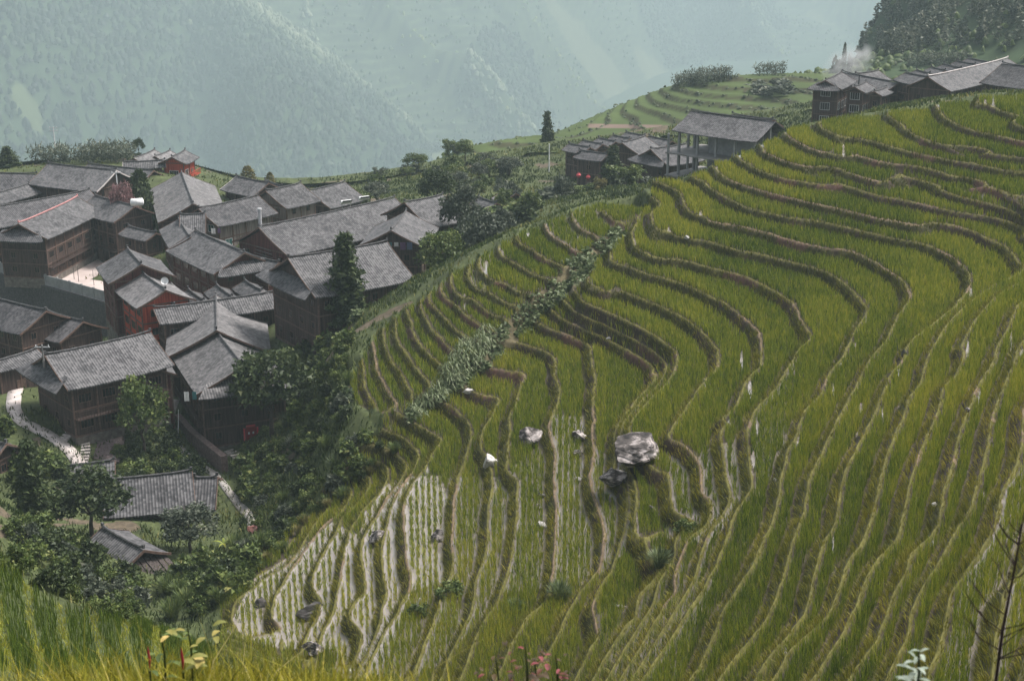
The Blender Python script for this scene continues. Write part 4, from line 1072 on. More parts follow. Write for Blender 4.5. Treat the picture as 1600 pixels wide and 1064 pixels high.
house((1566, 100, 1660, 111), (1600, 124), 286, "dark roof at the right edge of the ridge group", wmax=7, tile=TILE_D)
# ------------------------------------------------------------------ plants: leaf-clump crowns
def leaf_mat(name, stops): return blade_mat(name, stops, 0.2)
LEAF = dict(
 dark=leaf_mat("dark_leaf", [(0.0, (0.012, 0.02, 0.008)), (0.45, (0.036, 0.054, 0.019)), (0.8, (0.08, 0.105, 0.036)), (1.0, (0.14, 0.155, 0.06))]),
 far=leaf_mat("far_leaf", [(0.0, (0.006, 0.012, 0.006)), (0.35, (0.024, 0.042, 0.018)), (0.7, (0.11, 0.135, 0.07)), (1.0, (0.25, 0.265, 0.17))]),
 mid=leaf_mat("mid_leaf", [(0.0, (0.024, 0.04, 0.010)), (0.45, (0.072, 0.105, 0.026)), (0.8, (0.15, 0.185, 0.05)), (1.0, (0.25, 0.26, 0.09))]),
 grey=leaf_mat("grey_green_leaf", [(0.0, (0.025, 0.032, 0.022)), (0.45, (0.065, 0.08, 0.055)), (0.8, (0.13, 0.145, 0.10)), (1.0, (0.23, 0.23, 0.17))]),
 bright=leaf_mat("bright_leaf", [(0.0, (0.025, 0.042, 0.012)), (0.45, (0.075, 0.11, 0.028)), (0.8, (0.15, 0.18, 0.05)), (1.0, (0.28, 0.26, 0.09))]),
 straw=leaf_mat("straw_leaf", [(0.0, (0.06, 0.06, 0.02)), (0.45, (0.15, 0.14, 0.05)), (0.8, (0.26, 0.22, 0.09)), (1.0, (0.40, 0.33, 0.17))]),
 pink=leaf_mat("pink_blossom", [(0.0, (0.10, 0.05, 0.05)), (0.45, (0.22, 0.12, 0.12)), (0.8, (0.32, 0.19, 0.19)), (1.0, (0.42, 0.27, 0.27))]),
 redleaf=leaf_mat("red_leaf", [(0.0, (0.02, 0.015, 0.012)), (0.4, (0.08, 0.05, 0.02)), (0.75, (0.16, 0.035, 0.04)), (1.0, (0.34, 0.10, 0.11))]),
 squash=leaf_mat("squash_leaf", [(0.0, (0.025, 0.04, 0.014)), (0.45, (0.085, 0.115, 0.045)), (0.8, (0.18, 0.215, 0.105)), (1.0, (0.31, 0.33, 0.20))]),
)
BARK = noise_mat("bark", [(0.3, (0.03, 0.022, 0.018)), (0.7, (0.10, 0.08, 0.065))], scale=4, bump=0.5)
def leaf_tris(c, nrm_jit, size, rg, droop=0.0, aspect=1.0):
    """one triangle per leaf spray around centres c (n,3)"""
    n = len(c)
    d = rg.normal(0, 1, (n, 3)); d[:, 2] = d[:, 2] * nrm_jit - droop; d /= np.linalg.norm(d, axis=1)[:, None]
    e = rg.normal(0, 1, (n, 3)); e -= (e * d).sum(1)[:, None] * d; e /= np.linalg.norm(e, axis=1)[:, None]
    s = size * rg.uniform(0.6, 1.4, n)[:, None]
    v = np.empty((n, 3, 3))
    v[:, 0] = c - e * s * 0.5 * aspect; v[:, 1] = c + e * s * 0.5 * aspect; v[:, 2] = c + d * s * 1.25
    return v
def crown_data(kind, seed):
    rg = np.random.default_rng(seed); V = []; T = []
    if kind == 'broad':
        nc = 46
        for k in range(nc):
            th = rg.uniform(0, 2 * np.pi); ph = rg.uniform(-0.35, 1.0); rr_ = rg.uniform(0.45, 1.0) ** 0.6
            cx = 0.40 * rr_ * math.cos(th) * math.sqrt(max(0.08, 1 - ph * ph)); cy = 0.40 * rr_ * math.sin(th) * math.sqrt(max(0.08, 1 - ph * ph)); cz = 0.60 + 0.36 * rr_ * ph
            r_ = rg.uniform(0.07, 0.15); n = int(50 * (r_ / 0.1) ** 2)
            p = rg.normal(0, 1, (n, 3)); p /= np.linalg.norm(p, axis=1)[:, None]; p *= r_ * rg.uniform(0.5, 1.05, (n, 1)) * np.array([1.15, 1.15, 0.8])
            V.append(leaf_tris(np.array([cx, cy, cz]) + p, 0.7, 0.04, rg, 0.2)); T.append(np.clip(rg.normal(0.48 + rg.normal(0, .13), 0.15, n), 0, 1))
    elif kind == 'bush':
        for k in range(26):
            th = rg.uniform(0, 2 * np.pi); rr_ = rg.uniform(0.1, 1.0) ** 0.6; hz_ = rg.uniform(0.12, 0.85) * (1 - 0.45 * rr_)
            c = np.array([0.5 * rr_ * math.cos(th), 0.5 * rr_ * math.sin(th), hz_]); r_ = rg.uniform(0.10, 0.2); n = int(34 * (r_ / 0.14) ** 2)
            p = rg.normal(0, 1, (n, 3)); p /= np.linalg.norm(p, axis=1)[:, None]; p *= r_ * rg.uniform(0.4, 1.05, (n, 1))
            q = c + p; q[:, 2] = np.maximum(q[:, 2], 0.01)
            V.append(leaf_tris(q, 0.8, 0.085, rg)); T.append(np.clip(rg.normal(0.48 + rg.normal(0, .15), 0.16, n), 0, 1))
    elif kind == 'cedar':
        tiers = 15
        for t in range(tiers):
            z = 0.14 + 0.82 * t / tiers; R = 0.235 * (1 - ((z - 0.14) / 0.88) ** 1.15) * rg.uniform(0.8, 1.15) + 0.012
            nb = 9 if t < 10 else 6
            for k in range(nb):
                th = 2 * np.pi * (k + rg.uniform(-.35, .35)) / nb; L_ = R * rg.uniform(0.7, 1.15); n = int(16 + 120 * L_)
                s = rg.uniform(0.15, 1.0, n) ** 0.8
                c = np.c_[np.cos(th) * L_ * s, np.sin(th) * L_ * s, z - 0.28 * L_ * s + 0.10 * L_ * s ** 3] + rg.normal(0, 1, (n, 3)) * np.array([.018, .018, .012])
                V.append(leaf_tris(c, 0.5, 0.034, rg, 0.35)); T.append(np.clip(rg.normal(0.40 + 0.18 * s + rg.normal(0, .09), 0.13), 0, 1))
    elif kind == 'slim':
        n = 1100; z = rg.uniform(0.05, 1, n); R = 0.22 * np.sin(np.pi * np.clip(z * 0.85 + 0.12, 0, 1)) ** 0.8 + 0.01
        th = rg.uniform(0, 2 * np.pi, n); q = np.sqrt(rg.uniform(0.25, 1, n))
        V.append(leaf_tris(np.c_[R * q * np.cos(th), R * q * np.sin(th), z], 0.9, 0.05, rg, -0.6)); T.append(np.clip(rg.normal(0.45, 0.18, n), 0, 1))
    elif kind == 'bamboo':
        for k in range(26):
            th = rg.uniform(0, 2 * np.pi); reach = rg.uniform(0.15, 0.6); top = rg.uniform(0.6, 1.0); n = 60
            s = rg.uniform(0.35, 1, n)
            x = reach * s ** 2.2; z = top * np.sin(s * 1.75)
            c = np.c_[np.cos(th) * x, np.sin(th) * x, z] + rg.normal(0, 0.035, (n, 3))
            V.append(leaf_tris(c, 0.5, 0.06, rg, 0.9, 0.7)); T.append(np.clip(rg.normal(0.5 + rg.normal(0, .12), 0.15, n), 0, 1))
    elif kind == 'tuft':
        n = 260; th = rg.uniform(0, 2 * np.pi, n); r_ = 0.18 * np.sqrt(rg.uniform(0, 1, n)); ln_ = rg.uniform(0.15, 0.6, n); h = rg.uniform(0.5, 1, n)
        b0 = np.c_[r_ * np.cos(th), r_ * np.sin(th), np.zeros(n)]; tip = b0 + np.c_[ln_ * np.cos(th), ln_ * np.sin(th), h * (1 - 0.4 * ln_)]
        e = np.c_[-np.sin(th), np.cos(th), np.zeros(n)] * 0.03
        mid = (b0 + tip) / 2 + np.array([0, 0, .13])
        V.append(np.stack([b0 - e, b0 + e, mid], 1)); V.append(np.stack([mid - e * .8, mid + e * .8, tip], 1))
        t_ = np.clip(rg.normal(0.5, 0.2, n), 0, 1); T += [t_, t_]
    elif kind == 'leafy':
        for k in range(60):
            th = rg.uniform(0, 2 * np.pi); rr_ = rg.uniform(0.05, 1.0) ** 0.6; c = np.array([0.5 * rr_ * math.cos(th), 0.5 * rr_ * math.sin(th), rg.uniform(0.1, 0.95) * (1 - 0.5 * rr_ ** 2)])
            n = 14; V.append(leaf_tris(c + rg.normal(0, 0.06, (n, 3)), 0.5, 0.15, rg, 0.2, 1.2)); T.append(np.clip(rg.normal(0.5 + rg.normal(0, .15), 0.17, n), 0, 1))
    v = np.concatenate(V); t = np.concatenate(T)
    return v.reshape(-1, 3), np.arange(len(v) * 3).reshape(-1, 3), np.repeat(t, 3)
PLANT_ME = {}
def crown_mesh(kind, var, leaf):
    k = (kind, var, leaf)
    if k not in PLANT_ME:
        v, f, t = crown_data(kind, hash((kind, var)) % 1000 if False else sum(map(ord, kind)) * 7 + var * 31)
        o = mesh_np("crown", v, f, LEAF[leaf], attrs={"tone": t}); PLANT_ME[k] = o.data; bpy.data.objects.remove(o)
    return PLANT_ME[k]
def trunk_mesh(kind, var):
    k = ('trunk', kind, var)
    if k not in PLANT_ME:
        rg = random.Random(var * 5 + len(kind)); bm = bmesh.new()
        top = 0.95 if kind == 'cedar' else 0.62
        pts = [(rg.uniform(-.01, .01) * q, rg.uniform(-.01, .01) * q, top * q / 6) for q in range(7)]; pts[0] = (0, 0, -0.04)
        r0 = 0.022 if kind == 'cedar' else 0.03
        tube(bm, pts, [r0 * (1 - 0.8 * q / 6) for q in range(7)], 7)
        if kind in ('broad',):
            for q in range(7):
                th = q * 2.4 + rg.uniform(-.3, .3); z0 = rg.uniform(0.28, 0.5); L_ = rg.uniform(0.2, 0.36)
                tube(bm, [(0, 0, z0), (L_ * .5 * math.cos(th), L_ * .5 * math.sin(th), z0 + .10), (L_ * math.cos(th), L_ * math.sin(th), z0 + .26)], [.014, .009, .004], 5)
        o = bm_obj("trunk", bm, BARK); PLANT_ME[k] = o.data; bpy.data.objects.remove(o)
    return PLANT_ME[k]
# march a line of sight until it meets the ground
_ds = np.exp(np.linspace(math.log(41), math.log(10000), 3000))
def hit(u, v, dmin=41.0):
    x, y, z = ray(u, v); hl = math.hypot(x, y)
    d = _ds[_ds > dmin]
    px, py, pz = x / hl * d, y / hl * d, CZ + z / hl * d
    g = np.where(d < 326, height_at(px, py), far_height(px, py))
    k = np.nonzero(pz < g)[0]
    if not len(k): return None
    k = k[0]; k0 = max(k - 1, 0)
    a, b2 = pz[k0] - g[k0], pz[k] - g[k]
    t = a / (a - b2) if a > b2 else 0
    dd = d[k0] + (d[k] - d[k0]) * t
    return Vector((x / hl * dd, y / hl * dd, CZ + z / hl * dd))
def plant(name, kind, leaf, u, vb, vt, wpx, label, cat, group=None, d=None, var=None, wfac=None, parts=None):
    if d is None:
        p = hit(u, vb)
        if p is None: return
        d = math.hypot(p.x, p.y)
    q = at_d(u, vb, d); gz = ground_z(q.x, q.y); top = at_d(u, vt, d).z
    h = max(top - gz, 0.5)
    base = {'broad': 0.84, 'bush': 1.15, 'cedar': 0.47, 'slim': 0.44, 'bamboo': 1.1, 'tuft': 1.1, 'leafy': 1.05}[kind]
    wm = wpx * d / F / base
    var = random.randrange(3) if var is None else var
    cm = crown_mesh(kind, var, leaf)
    rz = random.uniform(0, 6.28)
    if parts is None: parts = kind in ('broad', 'cedar', 'slim')
    if parts:
        r = empty(name, (q.x, q.y, gz), rz); r.scale = (wm, wm, h)
        for nm, me in (("crown", cm), ("trunk", trunk_mesh(kind, var))):
            o = bpy.data.objects.new(nm, me); COL.objects.link(o); o.parent = r
    else:
        r = bpy.data.objects.new(name, cm); COL.objects.link(r); r.location = (q.x, q.y, gz - 0.05); r.rotation_euler = (0, 0, rz); r.scale = (wm, wm, h)
    tag(r, label, cat, group); return r
CW = dict(dark='dark green', mid='mid green', bright='yellow green', grey='grey green', straw='straw coloured', squash='pale grey green')
KW = dict(bush='rounded bush', leafy='broad leaved bush', tuft='grassy tuft', broad='round crowned tree', bamboo='plumed bamboo like tree')
def tell(kind, leaf, size, u, v, u0, u1, v0, v1, where):
    uw = ('left', 'middle', 'right')[min(2, max(0, int(3 * (u - u0) / (u1 - u0 + 1e-6))))]; vw = ('top', 'upper half', 'lower half', 'bottom')[min(3, max(0, int(4 * (v - v0) / (v1 - v0 + 1e-6))))]
    return f"{('small', 'medium', 'large')[size]} {CW[leaf]} {KW[kind]} {where}, {vw} {uw}"
# named trees
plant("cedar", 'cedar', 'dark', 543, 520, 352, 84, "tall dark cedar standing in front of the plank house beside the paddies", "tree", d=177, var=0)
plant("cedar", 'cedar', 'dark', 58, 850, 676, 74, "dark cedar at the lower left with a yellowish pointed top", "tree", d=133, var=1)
plant("tree", 'broad', 'dark', 145, 850, 728, 120, "round dark tree beside the lower left cedar, in front of the ribbed roofs", "tree", d=136, var=0)
plant("tree", 'broad', 'dark', 425, 690, 540, 125, "large dark broadleaf tree beside the house with the red door", "tree", d=163, var=1)
plant("tree", 'broad', 'grey', 722, 352, 284, 66, "grey green tree at the end of the steep grey roof", "tree", d=215, var=0)
plant("tree", 'broad', 'dark', 684, 322, 264, 52, "dark tree rising behind the end of the longest roof", "tree", d=250, var=2)
plant("tree", 'broad', 'mid', 690, 435, 358, 80, "bushy tree between the pavilion roof and the first paddy", "tree", d=196, var=1)
plant("tree", 'broad', 'grey', 752, 405, 330, 92, "spreading grey tree above the edge of the small paddies", "tree", d=200, var=2)
plant("tree", 'broad', 'mid', 222, 668, 588, 80, "dark green tree against the front of the large dark timber house", "tree", d=163, var=0)
plant("tree", 'broad', 'grey', 300, 880, 786, 96, "thin leaved tree in front of the lower ribbed roof", "tree", d=133, var=0)
plant("tree", 'broad', 'pink', 191, 322, 282, 40, "small pinkish tree behind the corner house", "tree", d=252, var=1)
plant("tree", 'slim', 'dark', 221, 322, 268, 40, "dark upright tree beside the small pinkish tree", "tree", d=254, var=0)
plant("conifer", 'cedar', 'dark', 14, 268, 226, 40, "conifer on the skyline at the left edge", "tree", d=316, var=2)
plant("tree", 'broad', 'dark', 218, 256, 216, 17, "little round topped tree at the end of the maize knoll", "tree", d=318, var=2)
plant("bush", 'bush', 'dark', 215, 249, 236, 22, "low dark bush under the little round topped tree", "bush", d=317)
plant("conifer", 'cedar', 'dark', 855, 232, 168, 34, "lone conifer standing tall against the misty valley", "tree", d=342, var=1)
plant("bush", 'bush', 'grey', 838, 248, 214, 36, "grey green bush at the foot of the lone conifer", "bush", d=338)
plant("conifer", 'cedar', 'dark', 957, 300, 222, 44, "dark conifer between the lantern house and the bamboo", "tree", d=268, var=0)
plant("conifer", 'slim', 'straw', 389, 300, 260, 24, "yellowish tree top showing over the dark gabled house", "tree", d=288, var=1)
plant("conifer", 'slim', 'straw', 423, 300, 270, 16, "smaller yellowish tree top, right of the other", "tree", d=290, var=0)
plant("cypress", 'slim', 'dark', 1319, 92, 68, 7, "thin dark cypress on the knoll behind the smoke", "tree", d=470)
plant("bush", 'bush', 'dark', 1307, 92, 79, 17, "rounded bush left of the thin cypress", "bush", d=470)
plant("bush", 'bush', 'dark', 1328, 90, 77, 10, "small bush right of the thin cypress", "bush", d=470)
plant("bamboo", 'bamboo', 'mid', 985, 312, 254, 76, "pale plumed bamboo clump in front of the large hipped house", "bamboo", d=235)
plant("bamboo", 'bamboo', 'grey', 1030, 312, 276, 60, "lower bamboo clump at the foot of the concrete building", "bamboo", d=226)
plant("bush", 'bush', 'grey', 1241, 176, 150, 28, "smoky grey bush in the gap between the two groups of houses", "bush", d=360)
plant("bush", 'bush', 'dark', 1222, 200, 176, 22, "dark bush at the end of the concrete building roof", "bush", d=262)
for k_, (u_, v_, t_, w_, lf_, kd_, lb_) in enumerate([
    (880, 300, 262, 40, 'grey', 'bush', "grey green bush left of the lantern house"), (905, 308, 286, 46, 'mid', 'bush', "bush under the two red lanterns"),
    (935, 306, 270, 26, 'straw', 'bush', "pale straw coloured bush right of the red lanterns"), (870, 330, 288, 70, 'grey', 'bush', "wide pale flecked thicket beside the pink roof"),
    (832, 326, 292, 46, 'mid', 'bush', "bush with orange tips between the pink roof and the thicket"), (1060, 302, 282, 40, 'mid', 'bush', "bush between the bamboo and the paddy crest"),
    (812, 340, 318, 46, 'bright', 'leafy', "bright leafy vegetables below the pink roof"), (775, 352, 322, 60, 'mid', 'leafy', "bean rows beside the tree above the small paddies"),
    (925, 300, 282, 34, 'mid', 'bush', "small bush between the lanterns and the conifer"), (990, 318, 296, 60, 'mid', 'bush', "dark bush at the paddy crest below the bamboo")]):
    plant("bush", kd_, lf_, u_, v_, t_, w_, lb_, "bush", d=(236 if u_ < 870 else 248) if k_ not in (5, 9) else 212)
# wooded slope below the terraced knoll
rw = random.Random(5)
for k_ in range(44):
    u_ = rw.uniform(572, 800); top_ = np.interp(u_, [572, 620, 690, 740, 800], [290, 262, 240, 240, 268])
    vb_ = top_ + rw.uniform(0, 1) ** 1.2 * 62 + 3; hpx = rw.uniform(16, 34)
    if vb_ > 325: continue
    kd_ = rw.choice(['broad', 'broad', 'bush', 'bamboo'])
    lf_ = rw.choice(['mid', 'grey', 'grey', 'bright', 'mid'])
    plant("tree", kd_, lf_, u_, vb_, vb_ - hpx, hpx * rw.uniform(0.85, 1.3), tell(kd_, lf_, min(2, int((hpx - 16) / 6.1)), u_, vb_, 572, 800, 245, 325, "on the wooded slope"), "tree", group="trees on the wooded slope")
# overgrown slopes: bushes, weeds, tufts
def px_points(poly, n, rg, mind):
    P = pl(poly); us = [p[0] for p in P]; vs = [p[1] for p in P]; out = []
    for _ in range(n * 40):
        u = rg.uniform(min(us), max(us)); v = rg.uniform(min(vs), max(vs))
        if not in_px(poly, np.array([u]), np.array([v]))[0]: continue
        if any(math.hypot(u - a, (v - b) * 1.4) < mind for a, b in out): continue
        out.append((u, v))
        if len(out) >= n: break
    return out
rb = random.Random(17)
ZONES = [
 ("405,600 470,545 540,532 545,600 552,660 600,690 545,750 470,815 400,880 335,930 360,850 395,780 425,720 400,660", 104, 14, (15, 32), ['mid', 'mid', 'bright', 'bright', 'grey', 'dark'], ['bush', 'bush', 'leafy', 'bush', 'tuft'], "leafy bush on the overgrown slope between the village and the paddies", "bushes on the overgrown slope"),
 ("200,665 262,645 285,705 320,742 260,738 190,748 185,700", 22, 17, (22, 38), ['dark', 'mid', 'dark'], ['bush'], "dark bush in the garden under the timber houses", "bushes in the garden"),
 ("0,660 20,672 60,702 100,724 100,742 0,742", 12, 16, (20, 32), ['dark', 'mid'], ['bush', 'leafy'], "dark bush below the pale path", "bushes below the pale path"),
 ("0,795 60,815 120,850 200,900 238,945 180,965 90,915 20,870 0,850", 26, 19, (34, 54), ['dark', 'mid', 'mid', 'grey'], ['bush'], "dark shrub in the thick hedge at the lower left", "shrubs of the lower left hedge"),
 ("250,905 290,872 360,850 400,842 400,880 330,945 270,965", 22, 17, (28, 46), ['mid', 'dark', 'bright'], ['bush', 'leafy', 'tuft'], "bush at the bottom of the hollow by the barn", "bushes at the bottom of the hollow"),
 ("560,478 600,448 700,398 790,345 830,330 770,345 690,392 620,430 575,450", 22, 15, (22, 36), ['dark', 'mid', 'grey'], ['bush', 'leafy'], "bush along the outer edge of the small paddies", "bushes along the small paddies"),
 ("455,555 505,540 545,535 530,490 560,470 600,450 590,440 550,460", 16, 16, (24, 40), ['bright', 'mid', 'dark'], ['leafy', 'bush'], "leafy plant by the tall dark plank house", "leafy plants by the plank house"),
 ("340,935 400,880 470,815 540,755 600,690 620,700 540,770 470,835 400,895 350,945", 22, 15, (14, 24), ['straw', 'bright'], ['tuft'], "straw coloured grass tussock along the lower edge of the paddies", "grass tussocks along the edge"),
 ("380,700 420,690 400,800 385,790", 8, 14, (20, 30), ['mid', 'bright'], ['bush', 'leafy'], "bush beside the stone steps under the red door", "bushes beside the stone steps"),
 ("130,450 165,480 190,500 170,515 140,500", 5, 12, (16, 26), ['mid', 'dark'], ['bush'], "bush at the foot of the stone retaining wall", "bushes under the retaining wall"),
]
for poly, n_, md_, (h0, h1_), lfs, kds, lb, grp in ZONES:
    P_ = pl(poly); us_ = [q[0] for q in P_]; vs_ = [q[1] for q in P_]
    for (u_, v_) in px_points(poly, n_, rb, md_):
        hp = rb.uniform(h0, h1_); tus = 'tussock' in lb; kd_ = 'tuft' if tus else rb.choice(kds); lf_ = rb.choice(lfs)
        where = {'bushes on the overgrown slope': 'on the overgrown slope', 'bushes in the garden': 'in the garden', 'bushes below the pale path': 'below the pale path', 'shrubs of the lower left hedge': 'in the lower left hedge', 'bushes at the bottom of the hollow': 'in the bottom hollow', 'bushes along the small paddies': 'beside the small paddies', 'leafy plants by the plank house': 'near the plank house', 'grass tussocks along the edge': 'along the lower paddy edge', 'bushes beside the stone steps': 'beside the stone steps', 'bushes under the retaining wall': 'under the retaining wall'}[grp]
        plant("grass_tussock" if tus else "bush", kd_, lf_, u_, v_ + hp * .35, v_ - hp * .65, hp * rb.uniform(0.9, 1.5), tell(kd_, lf_, min(2, int(3 * (hp - h0) / (h1_ - h0 + .01))), u_, v_, min(us_), max(us_), min(vs_), max(vs_), where), "grass" if tus else "bush", group=grp)
plant("bush", 'leafy', 'squash', 566, 525, 482, 34, "pale leaved bush at the top corner of the small paddies", "bush", d=172)
# maize on the knolls (uncountable stalks)
def stalks(polys, step, hgt, leaf, name, label, dmin=300):
    V = []; T = []
    for poly, n_ in polys:
        for (u_, v_) in px_points(poly, n_, rb, step):
            p = hit(u_, v_, dmin)
            if p is None or math.hypot(p.x, p.y) > 700: continue
            k = 14; h = hgt * rb.uniform(.75, 1.15)
            z = rng.uniform(0.05, 1, k) * h
            c = np.c_[p.x + rng.normal(0, .5, k), p.y + rng.normal(0, .5, k), p.z + z]
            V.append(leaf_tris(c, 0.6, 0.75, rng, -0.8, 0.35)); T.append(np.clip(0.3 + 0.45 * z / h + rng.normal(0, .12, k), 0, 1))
    v = np.concatenate(V); t = np.concatenate(T)
    return tag(mesh_np(name, v.reshape(-1, 3), np.arange(len(v) * 3).reshape(-1, 3), LEAF[leaf], attrs={"tone": np.repeat(t, 3)}), label, "crop", kind="stuff")
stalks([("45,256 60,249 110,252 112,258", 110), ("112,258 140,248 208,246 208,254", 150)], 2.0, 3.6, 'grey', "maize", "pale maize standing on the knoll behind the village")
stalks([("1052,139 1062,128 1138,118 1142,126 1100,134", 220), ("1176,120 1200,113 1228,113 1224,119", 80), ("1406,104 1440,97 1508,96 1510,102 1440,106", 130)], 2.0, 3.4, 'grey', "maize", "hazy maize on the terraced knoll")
m_o = plant("shrub_mound", 'bush', 'grey', 1212, 150, 116, 84, "flat topped round mound of shrubs on the terraced knoll", "bush", d=418)
# vegetable strip between the two sets of paddies
jv, iv = np.nonzero(veg & vis)
selw = rng.uniform(0, 1, len(jv)) < np.clip(DG[jv, iv] ** 2 * CELL_A * CELL_R * 16, 0, 1)
jv, iv = jv[selw], iv[selw]
ok = fbm(XG[jv, iv] / 1.6, YG[jv, iv] / 1.6, 2, 55) > -0.12
jv, iv = jv[ok], iv[ok]; N = len(jv)
base = np.c_[XG[jv, iv], YG[jv, iv], ZG[jv, iv]]
V = []; T = []
for k in range(4):
    c = base + np.c_[rng.normal(0, .22, (N, 2)), rng.uniform(0.12, 0.55, N)]
    V.append(leaf_tris(c, 0.25, 0.30, rng, -0.1, 1.3)); T.append(np.clip(rng.normal(0.55, 0.2, N), 0, 1))
v = np.concatenate(V); t = np.concatenate(T)
tag(mesh_np("squash_vines", v.reshape(-1, 3), np.arange(len(v) * 3).reshape(-1, 3), LEAF['squash'], attrs={"tone": np.repeat(t, 3)}), "grey green squash vines sprawling down the strip between the paddies", "crop", kind="stuff")
print("vines", N)
V = []; T = []
for (u_, v_) in px_points("690,590 720,545 760,520 775,535 745,580 700,610", 70, rb, 6) + px_points("640,650 690,605 720,600 690,630 655,660", 40, rb, 6):
    p = hit(u_, v_)
    for q in range(16):
        th = rb.uniform(0, 6.28); L_ = rb.uniform(0.5, 1.1); z0 = rb.uniform(0.1, 1.1)
        b0 = np.array([p.x, p.y, p.z + z0]); mid = b0 + np.array([math.cos(th) * L_ * .5, math.sin(th) * L_ * .5, .35]); tip = b0 + np.array([math.cos(th) * L_, math.sin(th) * L_, -.05]); e = np.array([-math.sin(th), math.cos(th), 0]) * .06
        V += [[b0 - e, b0 + e, mid], [mid - e, mid + e, tip]]; tt_ = rb.uniform(.3, .95); T += [tt_] * 6
V = np.array(V)
tag(mesh_np("maize", V.reshape(-1, 3), np.arange(len(V) * 3).reshape(-1, 3), LEAF['squash'], attrs={"tone": np.array(T)}), "maize plants with drooping leaves at the lower end of the vegetable strip", "crop", kind="stuff")

# forest on the far slopes (one mass of crowns)
def forest(name, label, mask, dens, hr, wr, leaf, pointed, seed):
    rg = np.random.default_rng(seed)
    ca = (FA1 - FA0) / (FNA - 1); cr = (FR1 - FR0) / (FNR - 1)
    lam = np.where(mask, dens * (FD * ca) * (FD * cr), 0); cnt = rg.poisson(lam); j, i = np.nonzero(cnt); c = cnt[j, i]; j = np.repeat(j, c); i = np.repeat(i, c)
    a = FA0 + (i + rg.uniform(-.5, .5, len(i))) * ca; r = FR0 + (j + rg.uniform(-.5, .5, len(j))) * cr
    x, y = np.exp(r) * np.sin(a), np.exp(r) * np.cos(a); z = FZ2[j, i]; N = len(x)
    h = rg.uniform(*hr, N); w_ = rg.uniform(*wr, N); K = 7
    base = np.c_[x, y, z]
    if pointed:
        q = 70; t = rg.uniform(0.05, 1, (N, q)); th = rg.uniform(0, 2 * np.pi, (N, q)); rr_ = w_[:, None] / 2 * (1.02 - t) ** 0.8 * rg.uniform(.3, 1.1, (N, q))
        c = np.stack([x[:, None] + rr_ * np.cos(th), y[:, None] + rr_ * np.sin(th), z[:, None] + h[:, None] * t], -1).reshape(-1, 3)
        v = leaf_tris(c, 0.6, 0.85, rg, 0.35); tn = np.clip(np.repeat(rg.normal(.66, .16, N), q) + rg.normal(0, .15, N * q), 0, 1)
        o = mesh_np(name, v.reshape(-1, 3), np.arange(len(v) * 3).reshape(-1, 3), LEAF[leaf], attrs={"tone": np.repeat(tn, 3)}); print(name, N)
        return tag(o, label, "forest", kind="stuff")
    vs = np.empty((N, 2 * K + 1, 3))
    for k in range(K):
        th = 2 * np.pi * k / K + rg.uniform(-.3, .3, N)
        q = w_ / 2 * rg.uniform(.65, 1.2, N); vs[:, k] = base + np.c_[np.cos(th) * q, np.sin(th) * q, h * rg.uniform(.12, .35, N)]
        q = w_ / 2 * rg.uniform(.35, .8, N) * (0.55 if pointed else 1.0); vs[:, K + k] = base + np.c_[np.cos(th) * q, np.sin(th) * q, h * rg.uniform(.55, .85, N)]
    vs[:, 2 * K] = base + np.c_[np.zeros((N, 2)), h]
    f = []
    for k in range(K):
        k1 = (k + 1) % K; f += [[k, k1, K + k1], [k, K + k1, K + k], [K + k, K + k1, 2 * K]]
    f = np.array(f); fa_ = (np.arange(N)[:, None, None] * (2 * K + 1) + f[None]).reshape(-1, 3)
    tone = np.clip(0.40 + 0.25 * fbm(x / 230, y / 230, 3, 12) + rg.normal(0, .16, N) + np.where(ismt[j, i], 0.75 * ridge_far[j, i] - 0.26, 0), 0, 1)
    o = mesh_np(name, vs.reshape(-1, 3), fa_, LEAF[leaf], attrs={"tone": np.repeat(tone, 2 * K + 1)})
    print(name, N)
    return tag(o, label, "forest", kind="stuff")
infr = (FU > -260) & (FU < 1860) & (FV > -160) & (FV < 420)
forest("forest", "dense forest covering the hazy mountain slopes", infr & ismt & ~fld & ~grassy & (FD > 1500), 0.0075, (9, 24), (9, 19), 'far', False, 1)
forest("forest", "hedges and trees scattered over the far stepped slopes", infr & ismt & (fld | grassy) & (n2 < 0.1), 0.0010, (8, 16), (8, 15), 'mid', False, 2)
rh = infr & ~ismt & (FU > 1265) & (FD > 470) & (FD < 1400) & (FV < 88)
forest("conifer_forest", "misty conifer forest on the hill at the upper right", rh, 0.06, (4, 8.5), (2.6, 4.6), 'grey', True, 3)  # paler grey leaf and raised tone paint haze into these trees
kb = infr & ~ismt & (FU > 560) & (FU < 1860) & (FD > 330) & (FD < 900) & (kmask < 0.4)
forest("scrub", "scrub on the back of the terraced knoll", kb, 0.03, (1.0, 3.2), (1.5, 4), 'mid', False, 4)
forest("hedges", "low hedges along the steps of the terraced knoll", infr & kn & (sk > 0.12) & (sk < 0.95), 0.22, (0.25, 0.8), (0.6, 1.6), 'dark', False, 5)
for (u_, v_, t_) in [(1376, 52, 24), (1397, 44, 12), (1416, 36, 4), (1428, 40, 8)]:
    plant("conifer", 'cedar', 'dark', u_, v_, t_, 16, "tall conifer standing out on the skyline of the misty forest, %s" % {1376: "the leftmost", 1397: "second from the left", 1416: "the tallest", 1428: "right of the tallest"}[u_], "tree", d=760 + (u_ - 1376), var=u_ % 3)
